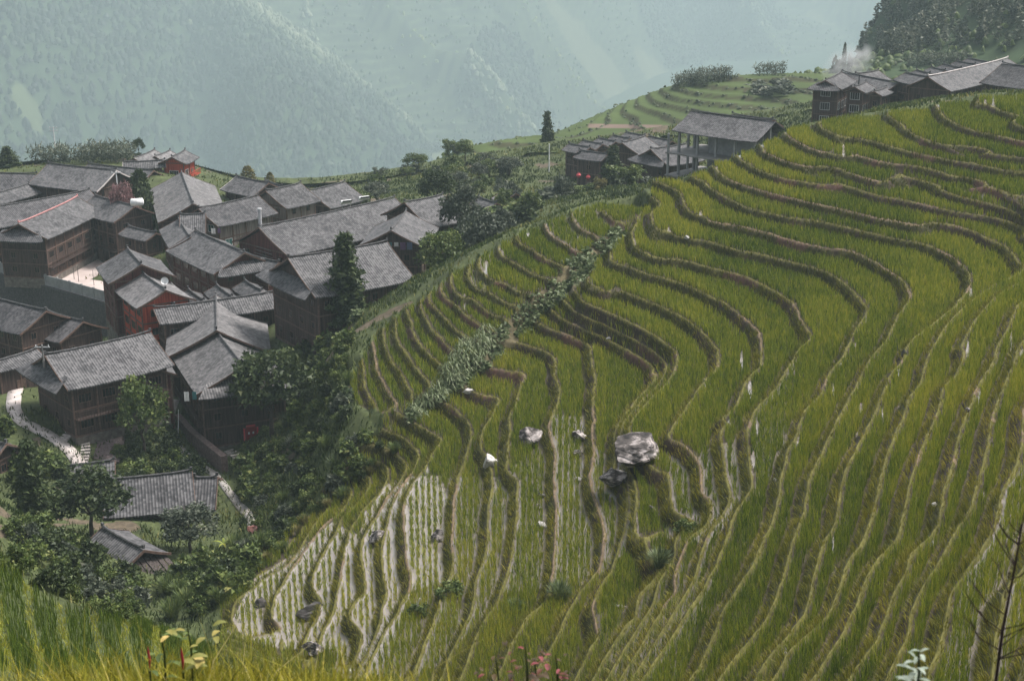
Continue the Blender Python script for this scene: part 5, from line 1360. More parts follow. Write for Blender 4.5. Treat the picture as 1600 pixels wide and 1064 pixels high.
# ------------------------------------------------------------------ rocks
ROCK = noise_mat("grey_rock", [(0.34, (0.02, 0.018, 0.018)), (0.46, (0.09, 0.078, 0.073)), (0.55, (0.34, 0.30, 0.29)), (0.72, (0.66, 0.60, 0.58))], scale=3.4, detail=10, bump=1.0, bscale=9)
ROCK_D = noise_mat("dark_rock", [(0.3, (0.025, 0.022, 0.022)), (0.6, (0.10, 0.09, 0.085)), (0.85, (0.36, 0.32, 0.31))], scale=3.4, detail=9, bump=1.0, bscale=9)
ROCK_W = noise_mat("white_stone", [(0.3, (0.25, 0.23, 0.22)), (0.7, (0.6, 0.57, 0.55))], scale=3, detail=5, bump=0.4)
def rock(u, v, wpx, hpx, label, mat=ROCK, tilt=0.0, depth=0.8, seed=1, over=0.0, name="boulder"):
    p = hit(u, v + hpx * 0.32); d = math.hypot(p.x, p.y); wm = wpx * d / F; hm = hpx * d / F * 1.08
    bm = bmesh.new(); bmesh.ops.create_icosphere(bm, subdivisions=5 if wpx > 30 else 4, radius=0.5)
    rr_ = random.Random(seed); planes = []
    for k in range(12):
        pn = Vector((rr_.uniform(-1, 1), rr_.uniform(-1, 1), rr_.uniform(-1, 1))).normalized(); planes.append((pn, rr_.uniform(0.20, 0.36)))
    for q in bm.verts:
        n_ = q.co.normalized(); c = q.co.copy()
        for pn, o_ in planes:
            dd = q.co.dot(pn) - o_
            if dd > 0: q.co -= pn * dd * 0.97
        a = np.array([c.x * 4 + seed * 3.1]); b_ = np.array([c.y * 4 + c.z * 2.3 + seed])
        q.co += n_ * 0.07 * float(fbm(a, b_, 5, seed)[0])
        lay = q.co.z * 9 + 0.8 * q.co.x + seed; t_ = lay - math.floor(lay)
        ins = 0.06 * (1 - min(1, abs(t_ - 0.5) * 4)); q.co.x *= 1 - ins; q.co.y *= 1 - ins
        if over: q.co.x += over * q.co.z * 0.5
    o = bm_obj(name, bm, mat, smooth=False)
    xs = [q.co.x for q in o.data.vertices]; zs = [q.co.z for q in o.data.vertices]
    sx_ = wm / (max(xs) - min(xs)); sz_ = hm / (max(zs) - min(zs))
    o.scale = (sx_, sx_ * depth, sz_); o.rotation_euler = (0, tilt, -math.atan2(p.x, p.y))
    o.location = (p.x, p.y, p.z + hm * 0.24)
    return tag(o, label, "rock")
rock(1000, 702, 82, 62, "largest boulder, pale on top and black underneath, in the middle of the paddies", ROCK, 0.1, 0.9, 3, 0.3)
rock(966, 742, 52, 30, "low dark boulder just below the largest boulder", ROCK, -0.2, 0.8, 5)
rock(826, 686, 44, 34, "tilted pale boulder on the bund left of the narrow flooded field", ROCK, -0.55, 0.8, 7)
rock(764, 719, 27, 22, "whitish boulder at the tip of a narrow paddy, left of the tilted one", ROCK_W, -0.3, 0.9, 9)
rock(903, 680, 27, 26, "upper of the two rocks in the narrow flooded field", ROCK, -0.3, .8, 11)
rock(902, 708, 20, 16, "lower of the two rocks in the narrow flooded field", ROCK, 0.2, .8, 13)
rock(904, 748, 14, 10, "small white rock beside the narrow flooded field", ROCK_W, -0.3, .8, 15)
rock(592, 834, 36, 26, "grey boulder in the young rice at the lower left", ROCK, 0.1, .8, 17)
rock(483, 956, 50, 30, "long dark boulder with a white streak in the flooded fields", ROCK_D, -0.3, .7, 19)
rock(406, 941, 26, 18, "small dark rock in the leftmost flooded field", ROCK_D, 0.1, .8, 21)
rock(494, 1012, 46, 26, "pinkish brown rock just above the foreground grass", ROCK, 0.1, .8, 23)
rock(844, 773, 16, 12, "grey rock on the riser under the tilted boulder", ROCK, -0.4, .8, 25)
rock(842, 791, 14, 12, "brownish rock lying under the grey rock on the riser", ROCK, 0.3, .8, 27)
rock(848, 820, 18, 13, "pale block at the edge of the flooded rows", ROCK_W, 0.2, .8, 29)
rock(682, 836, 22, 28, "broken pinkish rock among the flooded rows at the left", ROCK, 0.1, .8, 31)
rock(1019, 795, 16, 16, "small pink rock under the largest boulder", ROCK, 0.1, .8, 33)
rock(970, 946, 21, 8, "flat bright white slab in the small hollow", ROCK_W, 0.0, .6, 35, name="stone_slab")
rock(951, 528, 10, 8, "round white stone in the broad paddy above", ROCK_W, 0.0, .9, 37)
rock(1211, 750, 8, 8, "white stone at the foot of the right hand steps", ROCK_W, 0.0, .9, 39)
rock(1461, 788, 11, 8, "pale stone on a high riser at the right", ROCK_W, 0.2, .9, 41)
rock(1511, 640, 8, 10, "little grey stone on the bund at the far right", ROCK, 0.2, .9, 43)
rock(1073, 371, 8, 7, "white stone on the bund near the crest of the paddies", ROCK_W, 0.2, .9, 45)
rock(1412, 550, 9, 12, "small black stone with a pale pinkish top in the rice", ROCK_D, 0.2, .9, 47)
rock(733, 611, 20, 8, "white slab at the lower end of the vegetable strip", ROCK_W, 0.0, .6, 49, name="stone_slab")

# ------------------------------------------------------------------ unfinished concrete building
def concrete():
    pitch = math.radians(27)
    pm = at_d(1145, 182, 245); hr = CZ - pm.z
    p1, p2 = at_h(1080, 174, hr), at_h(1212, 191, hr)
    ax = (p2 - p1).normalized(); L = (p2 - p1).length; rz = math.atan2(ax.y, ax.x); nrm = Vector((-ax.y, ax.x, 0))
    if nrm.y > 0: nrm = -nrm
    c = (p1 + p2) / 2; best = None
    for w_ in np.linspace(2.5, 8, 80):
        q = p1 + nrm * w_; pu, pv_ = proj(q.x, q.y, p1.z - w_ * math.tan(pitch)); e = abs(pv_ - 205)
        if best is None or e < best[0]: best = (e, w_)
    w_ = best[1]; fl = CZ - 52.5
    root = empty("concrete_building", (c.x, c.y, fl), rz); tag(root, "unfinished open concrete building with bare slabs and columns under a tiled roof", "building")
    R = p1.z - fl; sg = -1 if (Matrix.Rotation(-rz, 3, 'Z') @ nrm).y < 0 else 1
    r = bm_obj("roof", roof_mesh(L, w_, pitch, 0), TILE, root); r.location = (0, 0, R)
    bm = bmesh.new(); tube(bm, [(-L / 2 + L * k / 10, 0, 0.1 + .25 * abs(k / 5 - 1) ** 4) for k in range(11)], [.14] * 11, 6); bm_obj("ridge_cap", bm, RIDGE, r)
    ez = R - w_ * math.tan(pitch); hw = w_ - 1.0; gl = L / 2 - 1.0
    nf = 3; st = (ez + 0.3) / nf
    for k in range(nf):
        bm = bmesh.new(); z = st * k; out = 1.7
        box(bm, -gl - out, gl, -hw - (out if sg < 0 else 0), hw + (out if sg > 0 else 0), z - .22, z); bm_obj("floor_slab", bm, CONC_L, root)
        for i in range(5):
            x = -gl + 2 * gl * i / 4
            for y in (sg * hw, 0, -sg * hw):
                bm = bmesh.new(); hz = st - .22 if k < nf - 1 else R - .4 - abs(y) * math.tan(pitch) - z
                box(bm, x - .19, x + .19, y - .19, y + .19, z + .002, z + hz); bm_obj("column", bm, CONC, root)
        x = -gl - out + .35
        for y in (sg * (hw + out - .4), 0):
            bm = bmesh.new(); hz = st - .22 if k < nf - 1 else R - .5 - min(abs(y), w_ - .2) * math.tan(pitch) - z
            box(bm, x - .16, x + .16, y - .16, y + .16, z + .002, z + hz); bm_obj("column", bm, CONC, root)
        bm = bmesh.new(); hz = st - .24 if k < nf - 1 else R - .5 - z
        for i in (1, 2, 3):      # cross walls set back from the open side
            xw = -gl + 2 * gl * i / 4 - .7
            box(bm, xw - .1, xw + .1, -sg * (hw - .25) if sg < 0 else -hw + .25, (sg * hw * .35) if sg > 0 else -sg * 0, z + .003, z + min(hz, st - .3))
        bmesh.ops.recalc_face_normals(bm, faces=bm.faces); bm_obj("wall", bm, CONC, root)
        bm = bmesh.new(); box(bm, -gl + .25, gl - .1, -sg * hw - .1, -sg * hw + .1, z + .003, z + st - .3); bmesh.ops.recalc_face_normals(bm, faces=bm.faces); bm_obj("back_wall", bm, CONC, root)
        bm = bmesh.new(); y_ = sg * hw * .42; box(bm, -gl * .42, gl - .05, y_ - .08, y_ + .08, z + .003, z + (st - .24 if k < nf - 1 else R - abs(y_) * math.tan(pitch) - z - .3)); bm_obj("bay_wall", bm, CONC, root)
    bm = bmesh.new(); box(bm, -gl - 1.2, gl, -hw, hw, -12, -.23); bm_obj("foundation", bm, CONC, root)
concrete()
house((1144, 179, 1208, 188), (1180, 205), 258, "roof edge showing behind the unfinished concrete building", wmax=5, storeys=1)

# ------------------------------------------------------------------ yard, retaining wall, panel fence
def ribbon(name, pts, width, mat, lift=0.05, kind="structure", zs=None):
    P = pts; V = []; Fc = []
    for k, p in enumerate(P):
        d = (P[min(k + 1, len(P) - 1)] - P[max(k - 1, 0)]); d.z = 0; d.normalize(); s = Vector((-d.y, d.x, 0)) * width / 2
        for q in (p + s, p - s): V.append((q.x, q.y, (p.z if zs else max(ground_z(q.x, q.y), p.z - .15)) + lift)); 
    n_ = len(V); V += [(a, b, c - .35) for a, b, c in V]
    for k in range(len(P) - 1):
        i = 2 * k; Fc.append((i, i + 1, i + 3, i + 2)); Fc.append((i, i + 2, n_ + i + 2, n_ + i)); Fc.append((i + 1, n_ + i + 1, n_ + i + 3, i + 3))
    o = mesh_np(name, V, Fc, mat)
    return tag(o, kind=kind)
def densify(pxs, step=6):
    out = []
    for q in resample(pxs, step):
        p = hit(q[0], q[1])
        if p is not None: out.append(p)
    return out
YH = 62.8
yard = [at_h(u, v, YH) for u, v in pl("5,428 55,441 165,472 195,430 140,398 118,384 60,396 10,410")]
bm = bmesh.new(); tv = [bm.verts.new(p) for p in yard]; bv = [bm.verts.new(p - Vector((0, 0, 3))) for p in yard]
bm.faces.new(tv); n_ = len(tv)
for k in range(n_): bm.faces.new((tv[k], bv[k], bv[(k + 1) % n_], tv[(k + 1) % n_]))
bmesh.ops.recalc_face_normals(bm, faces=bm.faces)
YARD = noise_mat("yard_concrete", [(0.3, (0.36, 0.29, 0.27)), (0.7, (0.58, 0.49, 0.46))], scale=0.25, detail=7)
tag(bm_obj("yard", bm, YARD), kind="structure")
fl_ = [at_h(u, v, YH) for u, v in pl("2,426 54,441 110,456 167,472")]
r = empty("retaining_wall", fl_[1], 0); tag(r, "dark stone retaining wall carrying the fence of the yard", "wall")
def wall_along(P, z0, z1, th, mat, parent, name, gap=None):
    bm = bmesh.new()
    for a, b_ in zip(P, P[1:]):
        d = (b_ - a); d.z = 0; L = d.length; an = math.atan2(d.y, d.x)
        M = Matrix.Translation((a.x, a.y, 0)) @ Matrix.Rotation(an, 4, 'Z'); box(bm, -.01, L, -th / 2, th / 2, z0, z1, M=M)
    o = bm_obj(name, bm, mat); 
    if parent: o.parent = parent; o.matrix_parent_inverse = Matrix.Translation(-parent.location)
    return o
STONE_D = noise_mat("dark_masonry", [(0.3, (0.03, 0.028, 0.03)), (0.6, (0.085, 0.08, 0.082)), (0.85, (0.17, 0.16, 0.16))], scale=2.6, detail=8, bump=0.8)
wall_along(fl_, CZ - YH - 6.5, CZ - YH - .02, .9, STONE_D, r, "stone_wall")
r = empty("panel_fence", fl_[0], 0); tag(r, "pale concrete panel fence along the edge of the yard", "fence")
for a, b_ in zip(fl_, fl_[1:]):
    n_ = 3
    for k in range(n_):
        p, q = a.lerp(b_, k / n_), a.lerp(b_, (k + 1) / n_)
        wall_along([p.lerp(q, .02), p.lerp(q, .98)], CZ - YH, CZ - YH + 1.75, .12, CONC, r, "panel")
        d = q - p; M = Matrix.Translation((p.x, p.y, 0)) @ Matrix.Rotation(math.atan2(d.y, d.x), 4, 'Z')
        bm = bmesh.new(); box(bm, -.14, .14, -.14, .14, CZ - YH, CZ - YH + 1.9, M=M); o = bm_obj("fence_post", bm, CONC); o.parent = r; o.matrix_parent_inverse = Matrix.Translation(-r.location)
# ------------------------------------------------------------------ paths and steps
PAVE = noise_mat("pale_path", [(0.3, (0.34, 0.29, 0.27)), (0.7, (0.60, 0.54, 0.52))], scale=1.2, detail=6)
PSTONE = noise_mat("stepping_stone", [(0.3, (0.22, 0.20, 0.18)), (0.7, (0.45, 0.42, 0.40))], scale=2, detail=6, bump=.4)
ribbon("pale_path", densify(pl("26,604 22,622 22,640 34,658 52,668 76,680 92,692 108,704 118,716 126,728"), 5), 1.7, PAVE, 0.12)
ribbon("village_path", densify(pl("275,625 266,652 264,676 282,700 305,722 330,738 345,752 360,772 376,792 388,806 396,826"), 5), 0.9, PSTONE, 0.1)
def steps(pxs, n_, wid, label, name="stone_steps"):
    P = densify(pxs, 3); L = len(P); r = empty(name, P[0], 0); tag(r, label, "steps")
    me = None
    for k in range(n_):
        t = k / (n_ - 1) * (L - 1.001); a = P[int(t)].lerp(P[min(int(t) + 1, L - 1)], t - int(t)); d = P[min(int(t) + 1, L - 1)] - P[int(t)]
        if me is None:
            bm = bmesh.new(); box(bm, -.17, .17, -wid / 2, wid / 2, -.2, .1); o = bm_obj("step", bm, PAVE); me = o.data
        else: o = bpy.data.objects.new("step", me); COL.objects.link(o)
        o.parent = r; o.location = (a - P[0]) + Vector((0, 0, .12)); o.rotation_euler = (0, 0, math.atan2(d.y, d.x) + random.uniform(-.1, .1))
steps(pl("191,626 170,640 150,652 130,664 112,676 98,688"), 22, 1.2, "flight of pale stone steps rising along the front of the large dark timber house")
steps(pl("128,676 132,690 134,704 131,718 128,728"), 12, 1.1, "short flight of pale steps curving down beside the path")
steps(pl("358,706 372,716 384,732 386,752 388,775"), 14, 1.3, "grey stone steps leading down from the red door")
# stones of the gravelled patch in the garden
bm_ = densify(pl("172,655 176,675 172,700 166,722"), 4)
ribbon("gravel_bed", bm_, 3.0, noise_mat("purple_gravel", [(0.3, (0.06, 0.045, 0.045)), (0.7, (0.22, 0.17, 0.17))], scale=5, detail=8, bump=1.0), 0.08)
# rubble terrace under the red-door house
q0 = [hit(u, v) for u, v in pl("278,655 300,690 330,722 352,738")]
r = empty("rubble_wall", q0[0], 0); tag(r, "reddish rubble retaining wall under the house with the red double door", "wall")
RUB = noise_mat("reddish_rubble", [(0.3, (0.06, 0.045, 0.04)), (0.6, (0.17, 0.12, 0.11)), (0.85, (0.32, 0.25, 0.23))], scale=3.0, detail=8, bump=0.9)
wall_along(q0, min(p.z for p in q0) - 1, max(p.z for p in q0) + 0.7, .8, RUB, r, "masonry")

# ------------------------------------------------------------------ small things about the village
def loc_of(info, lx, ly, lz):
    return info['root'].location + Matrix.Rotation(info['rz'], 3, 'Z') @ Vector((lx, ly, lz))
def put(o, info, lx, ly, lz, rz=0.0):
    o.location = loc_of(info, lx, ly, lz); o.rotation_euler = (0, 0, info['rz'] + rz); return o
# red double door with paper couplets on the red-door house: a door on the gable facing the steps
def front_side(info):
    """local side (x sign or y sign) whose outward normal faces the camera most"""
    best = None
    for nm, v in (('x', Vector((1, 0, 0))), ('-x', Vector((-1, 0, 0))), ('y', Vector((0, 1, 0))), ('-y', Vector((0, -1, 0)))):
        wv = Matrix.Rotation(info['rz'], 3, 'Z') @ v; s = -(wv.x * info['c'].x + wv.y * info['c'].y)
        if best is None or s > best[0]: best = (s, nm)
    return best[1]
sd = front_side(h18b); sx_ = 1 if sd == 'x' else -1
bm = bmesh.new(); box(bm, -.75, -.02, 0, .08, 0, 2.2); box(bm, .02, .75, 0, .08, 0, 2.2); box(bm, -.9, -.76, 0, .14, 0, 2.35); box(bm, .76, .9, 0, .14, 0, 2.35); box(bm, -.76, .76, 0, .14, 2.21, 2.35)
dr = bm_obj("double_door", bm, REDP, h18b['root']); dr["label"] = "red double door"
face = {'x': (h18b['gl'], 0.6, -math.pi / 2), '-x': (-h18b['gl'], -.6, math.pi / 2), 'y': (0, h18b['hw'], 0), '-y': (0, -h18b['hw'], math.pi)}[sd]
dr.location = (face[0] + (.1 if sd == 'x' else -.1 if sd == '-x' else 0), face[1], max(h18b['stone'], 0.3)); dr.rotation_euler = (0, 0, face[2]); dr.scale = (.72, 1, .85)
for k, x in enumerate((-1.15, 1.15)):
    bm = bmesh.new(); box(bm, x - .16, x + .16, .02, .06, .35, 2.25); o = bm_obj("paper_couplet", bm, REDPAPER, dr)
bm = bmesh.new(); box(bm, -.8, .8, .02, .06, 2.42, 2.68); bm_obj("paper_couplet", bm, REDPAPER, dr)
for x in (-.38, .38):
    bm = bmesh.new(); box(bm, x - .14, x + .14, .085, .11, 1.3, 1.62); bm_obj("paper_diamond", bm, WHITE, dr)
# balcony of the red pavilion
def balcony(info, side, z, out, mat, name="balcony"):
    gl, hw = info['gl'], info['hw']; L = (gl if 'y' in side else hw); bm = bmesh.new()
    box(bm, -L, L, 0.02, out, -.12, 0); b_ = bm_obj(name, bm, mat, info['root'])
    bm = bmesh.new(); box(bm, -L, L, out - .06, out, .92, 1.0)
    n_ = int(2 * L / .35)
    for k in range(n_ + 1):
        x = -L + 2 * L * k / n_; box(bm, x - .03, x + .03, out - .055, out - .005, .001, .919)
    bm_obj("railing", bm, mat, b_)
    a = {'x': (gl, 0, -math.pi / 2), '-x': (-gl, 0, math.pi / 2), 'y': (0, hw, 0), '-y': (0, -hw, math.pi)}[side]
    b_.location = (a[0], a[1], z); b_.rotation_euler = (0, 0, a[2])
ps_ = '-y' if pav['side'] < 0 else 'y'
balcony(pav, ps_, 1.0, 1.3, WOOD_RED)
for info, z in ((h7, 3.0), (h8, 2.6), (h13, 2.4), (h35, 4.0), (h19, 2.4 + h19['stone']), (h18b, 3.6)):
    balcony(info, '-y' if info['side'] < 0 else 'y', z, 0.9, WOOD_R if info is h13 else WOOD)
balcony(h44, '-x' , 3.0, 1.4, WOOD)
# open timber gable of the longest roof: stored poles
for k in range(6):
    bm = bmesh.new(); tube(bm, [(0, -3 + .2 * k, 0), (0, 3 - .3 * k, .1)], [.06, .05], 6); o = bm_obj("timber_rail", bm, WOOD_G, h32['root']); o.location = (-h32['gl'] - .25, 0, h32['H'] - 2.8 + .55 * k)
# plank porch roof of the barn
fs = front_side(h26); sx_ = 1 if fs in ('x',) else -1
bm = bmesh.new()
for k in range(9):
    y = -2.6 + .58 * k; M = Matrix.Translation((0, 0, 0)); z1 = -1.25 + .1 * (k % 2)
    vs = [bm.verts.new(p) for p in ((0, y, .35 - abs(y + .1) * .12), (0, y + .5, .35 - abs(y + .6) * .12), (2.5 + .25 * (k % 3), y + .5, z1), (2.5 + .25 * (k % 3), y, z1))]
    bm.faces.new(vs); bb = [bm.verts.new(q.co - Vector((0, 0, .06))) for q in vs]; bm.faces.new(bb[::-1])
    for i in range(4): bm.faces.new((vs[i], vs[(i + 1) % 4], bb[(i + 1) % 4], bb[i]))
bmesh.ops.recalc_face_normals(bm, faces=bm.faces)
po = bm_obj("plank_porch_roof", bm, wood_mat("bark_plank", (0.025, 0.02, 0.018), (0.10, 0.08, 0.075)), h26['root'])
po.location = (sx_ * (h26['gl'] + .05), 0, h26['ez'] + .1); po.rotation_euler = (0, 0, 0 if sx_ > 0 else math.pi)
# lanterns
lp = at_d(904, 274, 284); lq = at_d(919, 277, 284)
def lantern(p, label):
    r = empty("lantern", p, 0); tag(r, label, "lantern")
    bm = bmesh.new(); bmesh.ops.create_uvsphere(bm, u_segments=14, v_segments=9, radius=.5)
    for q in bm.verts: q.co.z *= .72
    bm_obj("shade", bm, REDPAPER, r, True)
    bm = bmesh.new(); tube(bm, [(0, 0, .44), (0, 0, .56)], [.25, .22], 8); tube(bm, [(0, 0, -.56), (0, 0, -.44)], [.22, .25], 8); bm_obj("rim", bm, REDP, r)
    bm = bmesh.new(); tube(bm, [(0, 0, .56), (0, 0, 1.3)], [.03, .03], 5); bm_obj("cord", bm, BLACK, r)
lantern(lp, "left red lantern of the pair under the dark eave"); lantern(lq, "right red lantern of the pair under the dark eave")
# white screen and red posts in front of the school house
sc_p = at_h(111, 393, 60.6); o = bmesh.new(); box(o, -1.9, 1.9, -.06, .06, -1.3, 1.3); o = bm_obj("notice_board", o, WHITE); o.location = sc_p; o.rotation_euler = (0, 0, h7['rz']); tag(o, "large white board standing at the back of the yard", "board")
for k, (u, v) in enumerate(pl("66,428 84,420 101,408")):
    p = at_h(u, v - 6, YH); bm = bmesh.new(); tube(bm, [(0, 0, 0), (0, 0, 3.4)], [.16, .16], 8); o = bm_obj("red_pillar", bm, REDP); o.location = (p.x, p.y, CZ - YH)
    tag(o, ("left", "middle", "right")[k] + " one of three red pillars along the front of the yard house", "pillar", "red pillars of the yard house")
for k, (u, v) in enumerate(pl("73,399 80,395 90,389 97,386 108,379 115,375")):
    p = at_h(u, v, 59.2); bm = bmesh.new(); box(bm, -.3, .3, -.04, .04, -.45, .45); o = bm_obj("paper_sign", bm, WHITE); o.location = p - Vector((0, 1.0, 0)); o.rotation_euler = (0, 0, h7['rz'])
    tag(o, "small white sheet hung in the row under the pink ridged roof", "sign", "white sheets on the yard house")
for k, (u, v) in enumerate(pl("116,436 123,440 147,446 98,430")):
    p = at_h(u, v, YH); bm = bmesh.new(); tube(bm, [(0, 0, 0), (0, 0, (3.2, 2.6, 2.6, 2.2)[k])], [.05, .04], 6); o = bm_obj("thin_pole", bm, BLACK); o.location = p
    tag(o, ("tallest thin dark pole standing in the yard", "thin pole beside the tallest pole in the yard", "thin pole nearest the square grey house", "thin pole at the left of the yard")[k], "pole")
# utility poles
def utility(u, vb, vt, d, label, arms=2, mat=CONC_L):
    b0 = at_d(u, vb, d); t = at_d(u, vt, d); h = t.z - b0.z
    r = empty("utility_pole", b0, 0); tag(r, label, "pole")
    bm = bmesh.new(); tube(bm, [(0, 0, -1), (0, 0, h)], [.15, .09], 8); bm_obj("pole", bm, mat, r)
    for k in range(arms):
        bm = bmesh.new(); z = h - .25 - .7 * k; box(bm, -.9, .9, -.05, .05, z - .05, z + .05); a = bm_obj("crossarm", bm, METAL, r)
        for x in (-.75, 0, .75):
            bm = bmesh.new(); tube(bm, [(x, 0, z + .05), (x, 0, z + .3)], [.06, .04], 6); bm_obj("insulator", bm, WHITE, a)
utility(87, 238, 198, 322, "white aerial pole on the maize knoll", 2, WHITE)
utility(68, 562, 539, 168, "concrete pole with a crossarm at the end of the dark timber house", 1)
utility(858, 262, 225, 300, "plain white pole left of the lantern house", 0, WHITE)
utility(184, 300, 268, 262, "white pole in front of the hall gable", 1, WHITE)
utility(1341, 142, 118, 286, "thin dark mast between the gables on the ridge", 0, BLACK)
# stove pipe, water heaters, tank, dish
p = at_d(407, 356, 226); t = at_d(407, 328, 226); bm = bmesh.new(); tube(bm, [(0, 0, 0), (0, 0, t.z - p.z)], [.28, .28], 10); tube(bm, [(0, 0, t.z - p.z), (0, 0, t.z - p.z + .25)], [.4, .36], 10)
o = bm_obj("stove_pipe", bm, METAL); o.location = p; tag(o, "tall metal stove pipe at the gable of the longest roof", "chimney")
def heater(u, v, d, label):
    p = at_d(u, v, d); r = empty("solar_water_heater", p, 0.5); tag(r, label, "water heater")
    bm = bmesh.new(); tube(bm, [(-1.0, 0, .9), (1.0, 0, .9)], [.34, .34], 12); bm_obj("tank", bm, WHITE, r, False)
    bm = bmesh.new(); M = Matrix.Rotation(-.6, 4, 'X'); box(bm, -.95, .95, -1.5, 0, .55, .62, M=M); bm_obj("collector", bm, BLACK, r)
    for x in (-.8, .8): bm = bmesh.new(); tube(bm, [(x, .1, -.6), (x, 0, .7)], [.04, .04], 5); bm_obj("leg", bm, METAL, r)
heater(541, 323, 255, "white tanked solar heater in the middle of the grey roof"); heater(569, 317, 258, "white tanked solar heater at the right end of the grey roof")
p = at_d(214, 316, 238); bm = bmesh.new(); tube(bm, [(-1.1, 0, 0), (-.95, 0, 0), (.95, 0, 0), (1.1, 0, 0)], [.25, .62, .62, .25], 14); o = bm_obj("water_tank", bm, WHITE, None, True); o.location = p + Vector((0, 0, 0)); o.rotation_euler = (0, 0, .3); tag(o, "white water tank behind the corner house", "tank")
p = at_d(258, 447, 192); r = empty("satellite_dish", p, 0); tag(r, "white satellite dish on the roof of the bright red house", "satellite dish")
bm = bmesh.new(); bmesh.ops.create_uvsphere(bm, u_segments=16, v_segments=10, radius=.55)
bmesh.ops.delete(bm, geom=[q for q in bm.verts if q.co.z > -.12], context='VERTS'); bm_o = bm_obj("dish", bm, WHITE, r, True); bm_o.location = (0, 0, .75); bm_o.rotation_euler = (math.radians(70), 0, .3)
bm = bmesh.new(); tube(bm, [(0, 0, -.5), (0, 0, .55)], [.05, .05], 6); bm_obj("mast", bm, METAL, r)
# washing on lines
CLOTH = {k: noise_mat(k + "_cloth", [(0.3, tuple(q * .8 for q in c)), (0.7, c)], scale=3) for k, c in dict(white=(.7, .7, .7), violet=(.22, .13, .25), teal=(.10, .25, .26), blue=(.16, .2, .32)).items()}
def washing(u, v, d, items, where):
    p0 = at_d(u, v, d)
    for k, (cn, wd_, hd_) in enumerate(items):
        bm = bmesh.new(); nx, nz_ = 5, 5; g_ = [[bm.verts.new((-wd_ / 2 + wd_ * i / nx, .05 * math.sin(i * 1.9 + j * .6 + k), -hd_ * j / nz_)) for i in range(nx + 1)] for j in range(nz_ + 1)]
        for j in range(nz_):
            for i in range(nx): bm.faces.new((g_[j][i], g_[j][i + 1], g_[j + 1][i + 1], g_[j + 1][i]))
        bmesh.ops.solidify(bm, geom=bm.faces[:], thickness=.02)
        o = bm_obj("washing", bm, CLOTH[cn]); o.location = p0 + Vector((k * .95, 0, 0)); tag(o, f"{cn} cloth hung out to dry {where}", "washing")
washing(609, 379, 199.5, [('teal', .6, .8), ('white', .6, .6), ('violet', .8, 1.1), ('blue', .8, 1.1)], "on the gable of the pavilion roofed house")
washing(333, 357, 229, [('white', .7, .9), ('violet', .5, .8)], "under the eave beside the ribbed shed")
washing(291, 612, 163.5, [('white', .6, 1.2), ('teal', .5, 1.0)], "at the corner under the lower great roof")
# leaning sticks in the paddies
def stick(u0, v0, u1, v1, label, rad=.04, mat=WOOD_G):
    p = hit(u0, v0); d = math.hypot(p.x, p.y); q = at_d(u1, v1, d); bm = bmesh.new(); tube(bm, [(0, 0, -.1), (q - p)], [rad, rad * .7], 6); o = bm_obj("stick", bm, mat); o.location = p; tag(o, label, "stick")
STRAWM = noise_mat("split_bamboo", [(0.3, (0.5, 0.46, 0.36)), (0.7, (0.68, 0.64, 0.54))], scale=3)
stick(1516, 272, 1522, 258, "short post leaning on a riser at the upper right", .07)
stick(645, 962, 656, 934, "thick piece of split bamboo standing in the bushes between flooded fields", .07, STRAWM); stick(633, 963, 655, 945, "thin split bamboo crossing the thick piece", .03, STRAWM); stick(645, 951, 639, 934, "thinnest bamboo cane left of the thick piece", .025, STRAWM)
stick(703, 487, 712, 476, "pale cane leaning on a bund of the small paddies", .06, STRAWM)
stick(262, 627, 261, 612, "pale pole standing beside the small gabled outhouse", .08, STRAWM)
stick(278, 684, 279, 640, "long white pole below the great roofs", .07, WHITE)
# ------------------------------------------------------------------ clumps of grass-like plants on the bunds
for (u_, v_, t_, w_, lf, lb) in [(874, 938, 902, 46, 'squash', "pale arching tuft at the lower end of the flooded rows"), (1030, 885, 850, 44, 'squash', "pale arching tuft on the riser under the pink path"),
    (806, 952, 934, 36, 'squash', "smaller dark based tuft left of the pale arching one"), (704, 930, 902, 56, 'bright', "thick weeds on the bank between the flooded rows"),
    (655, 962, 938, 40, 'mid', "weeds around the split bamboo"), (1072, 832, 806, 40, 'bright', "weeds above the orange riser by the boulder path")]:
    plant("grass_tuft", 'tuft' if lf == 'squash' else 'bush', lf, u_, v_, t_, w_, lb, "plant")
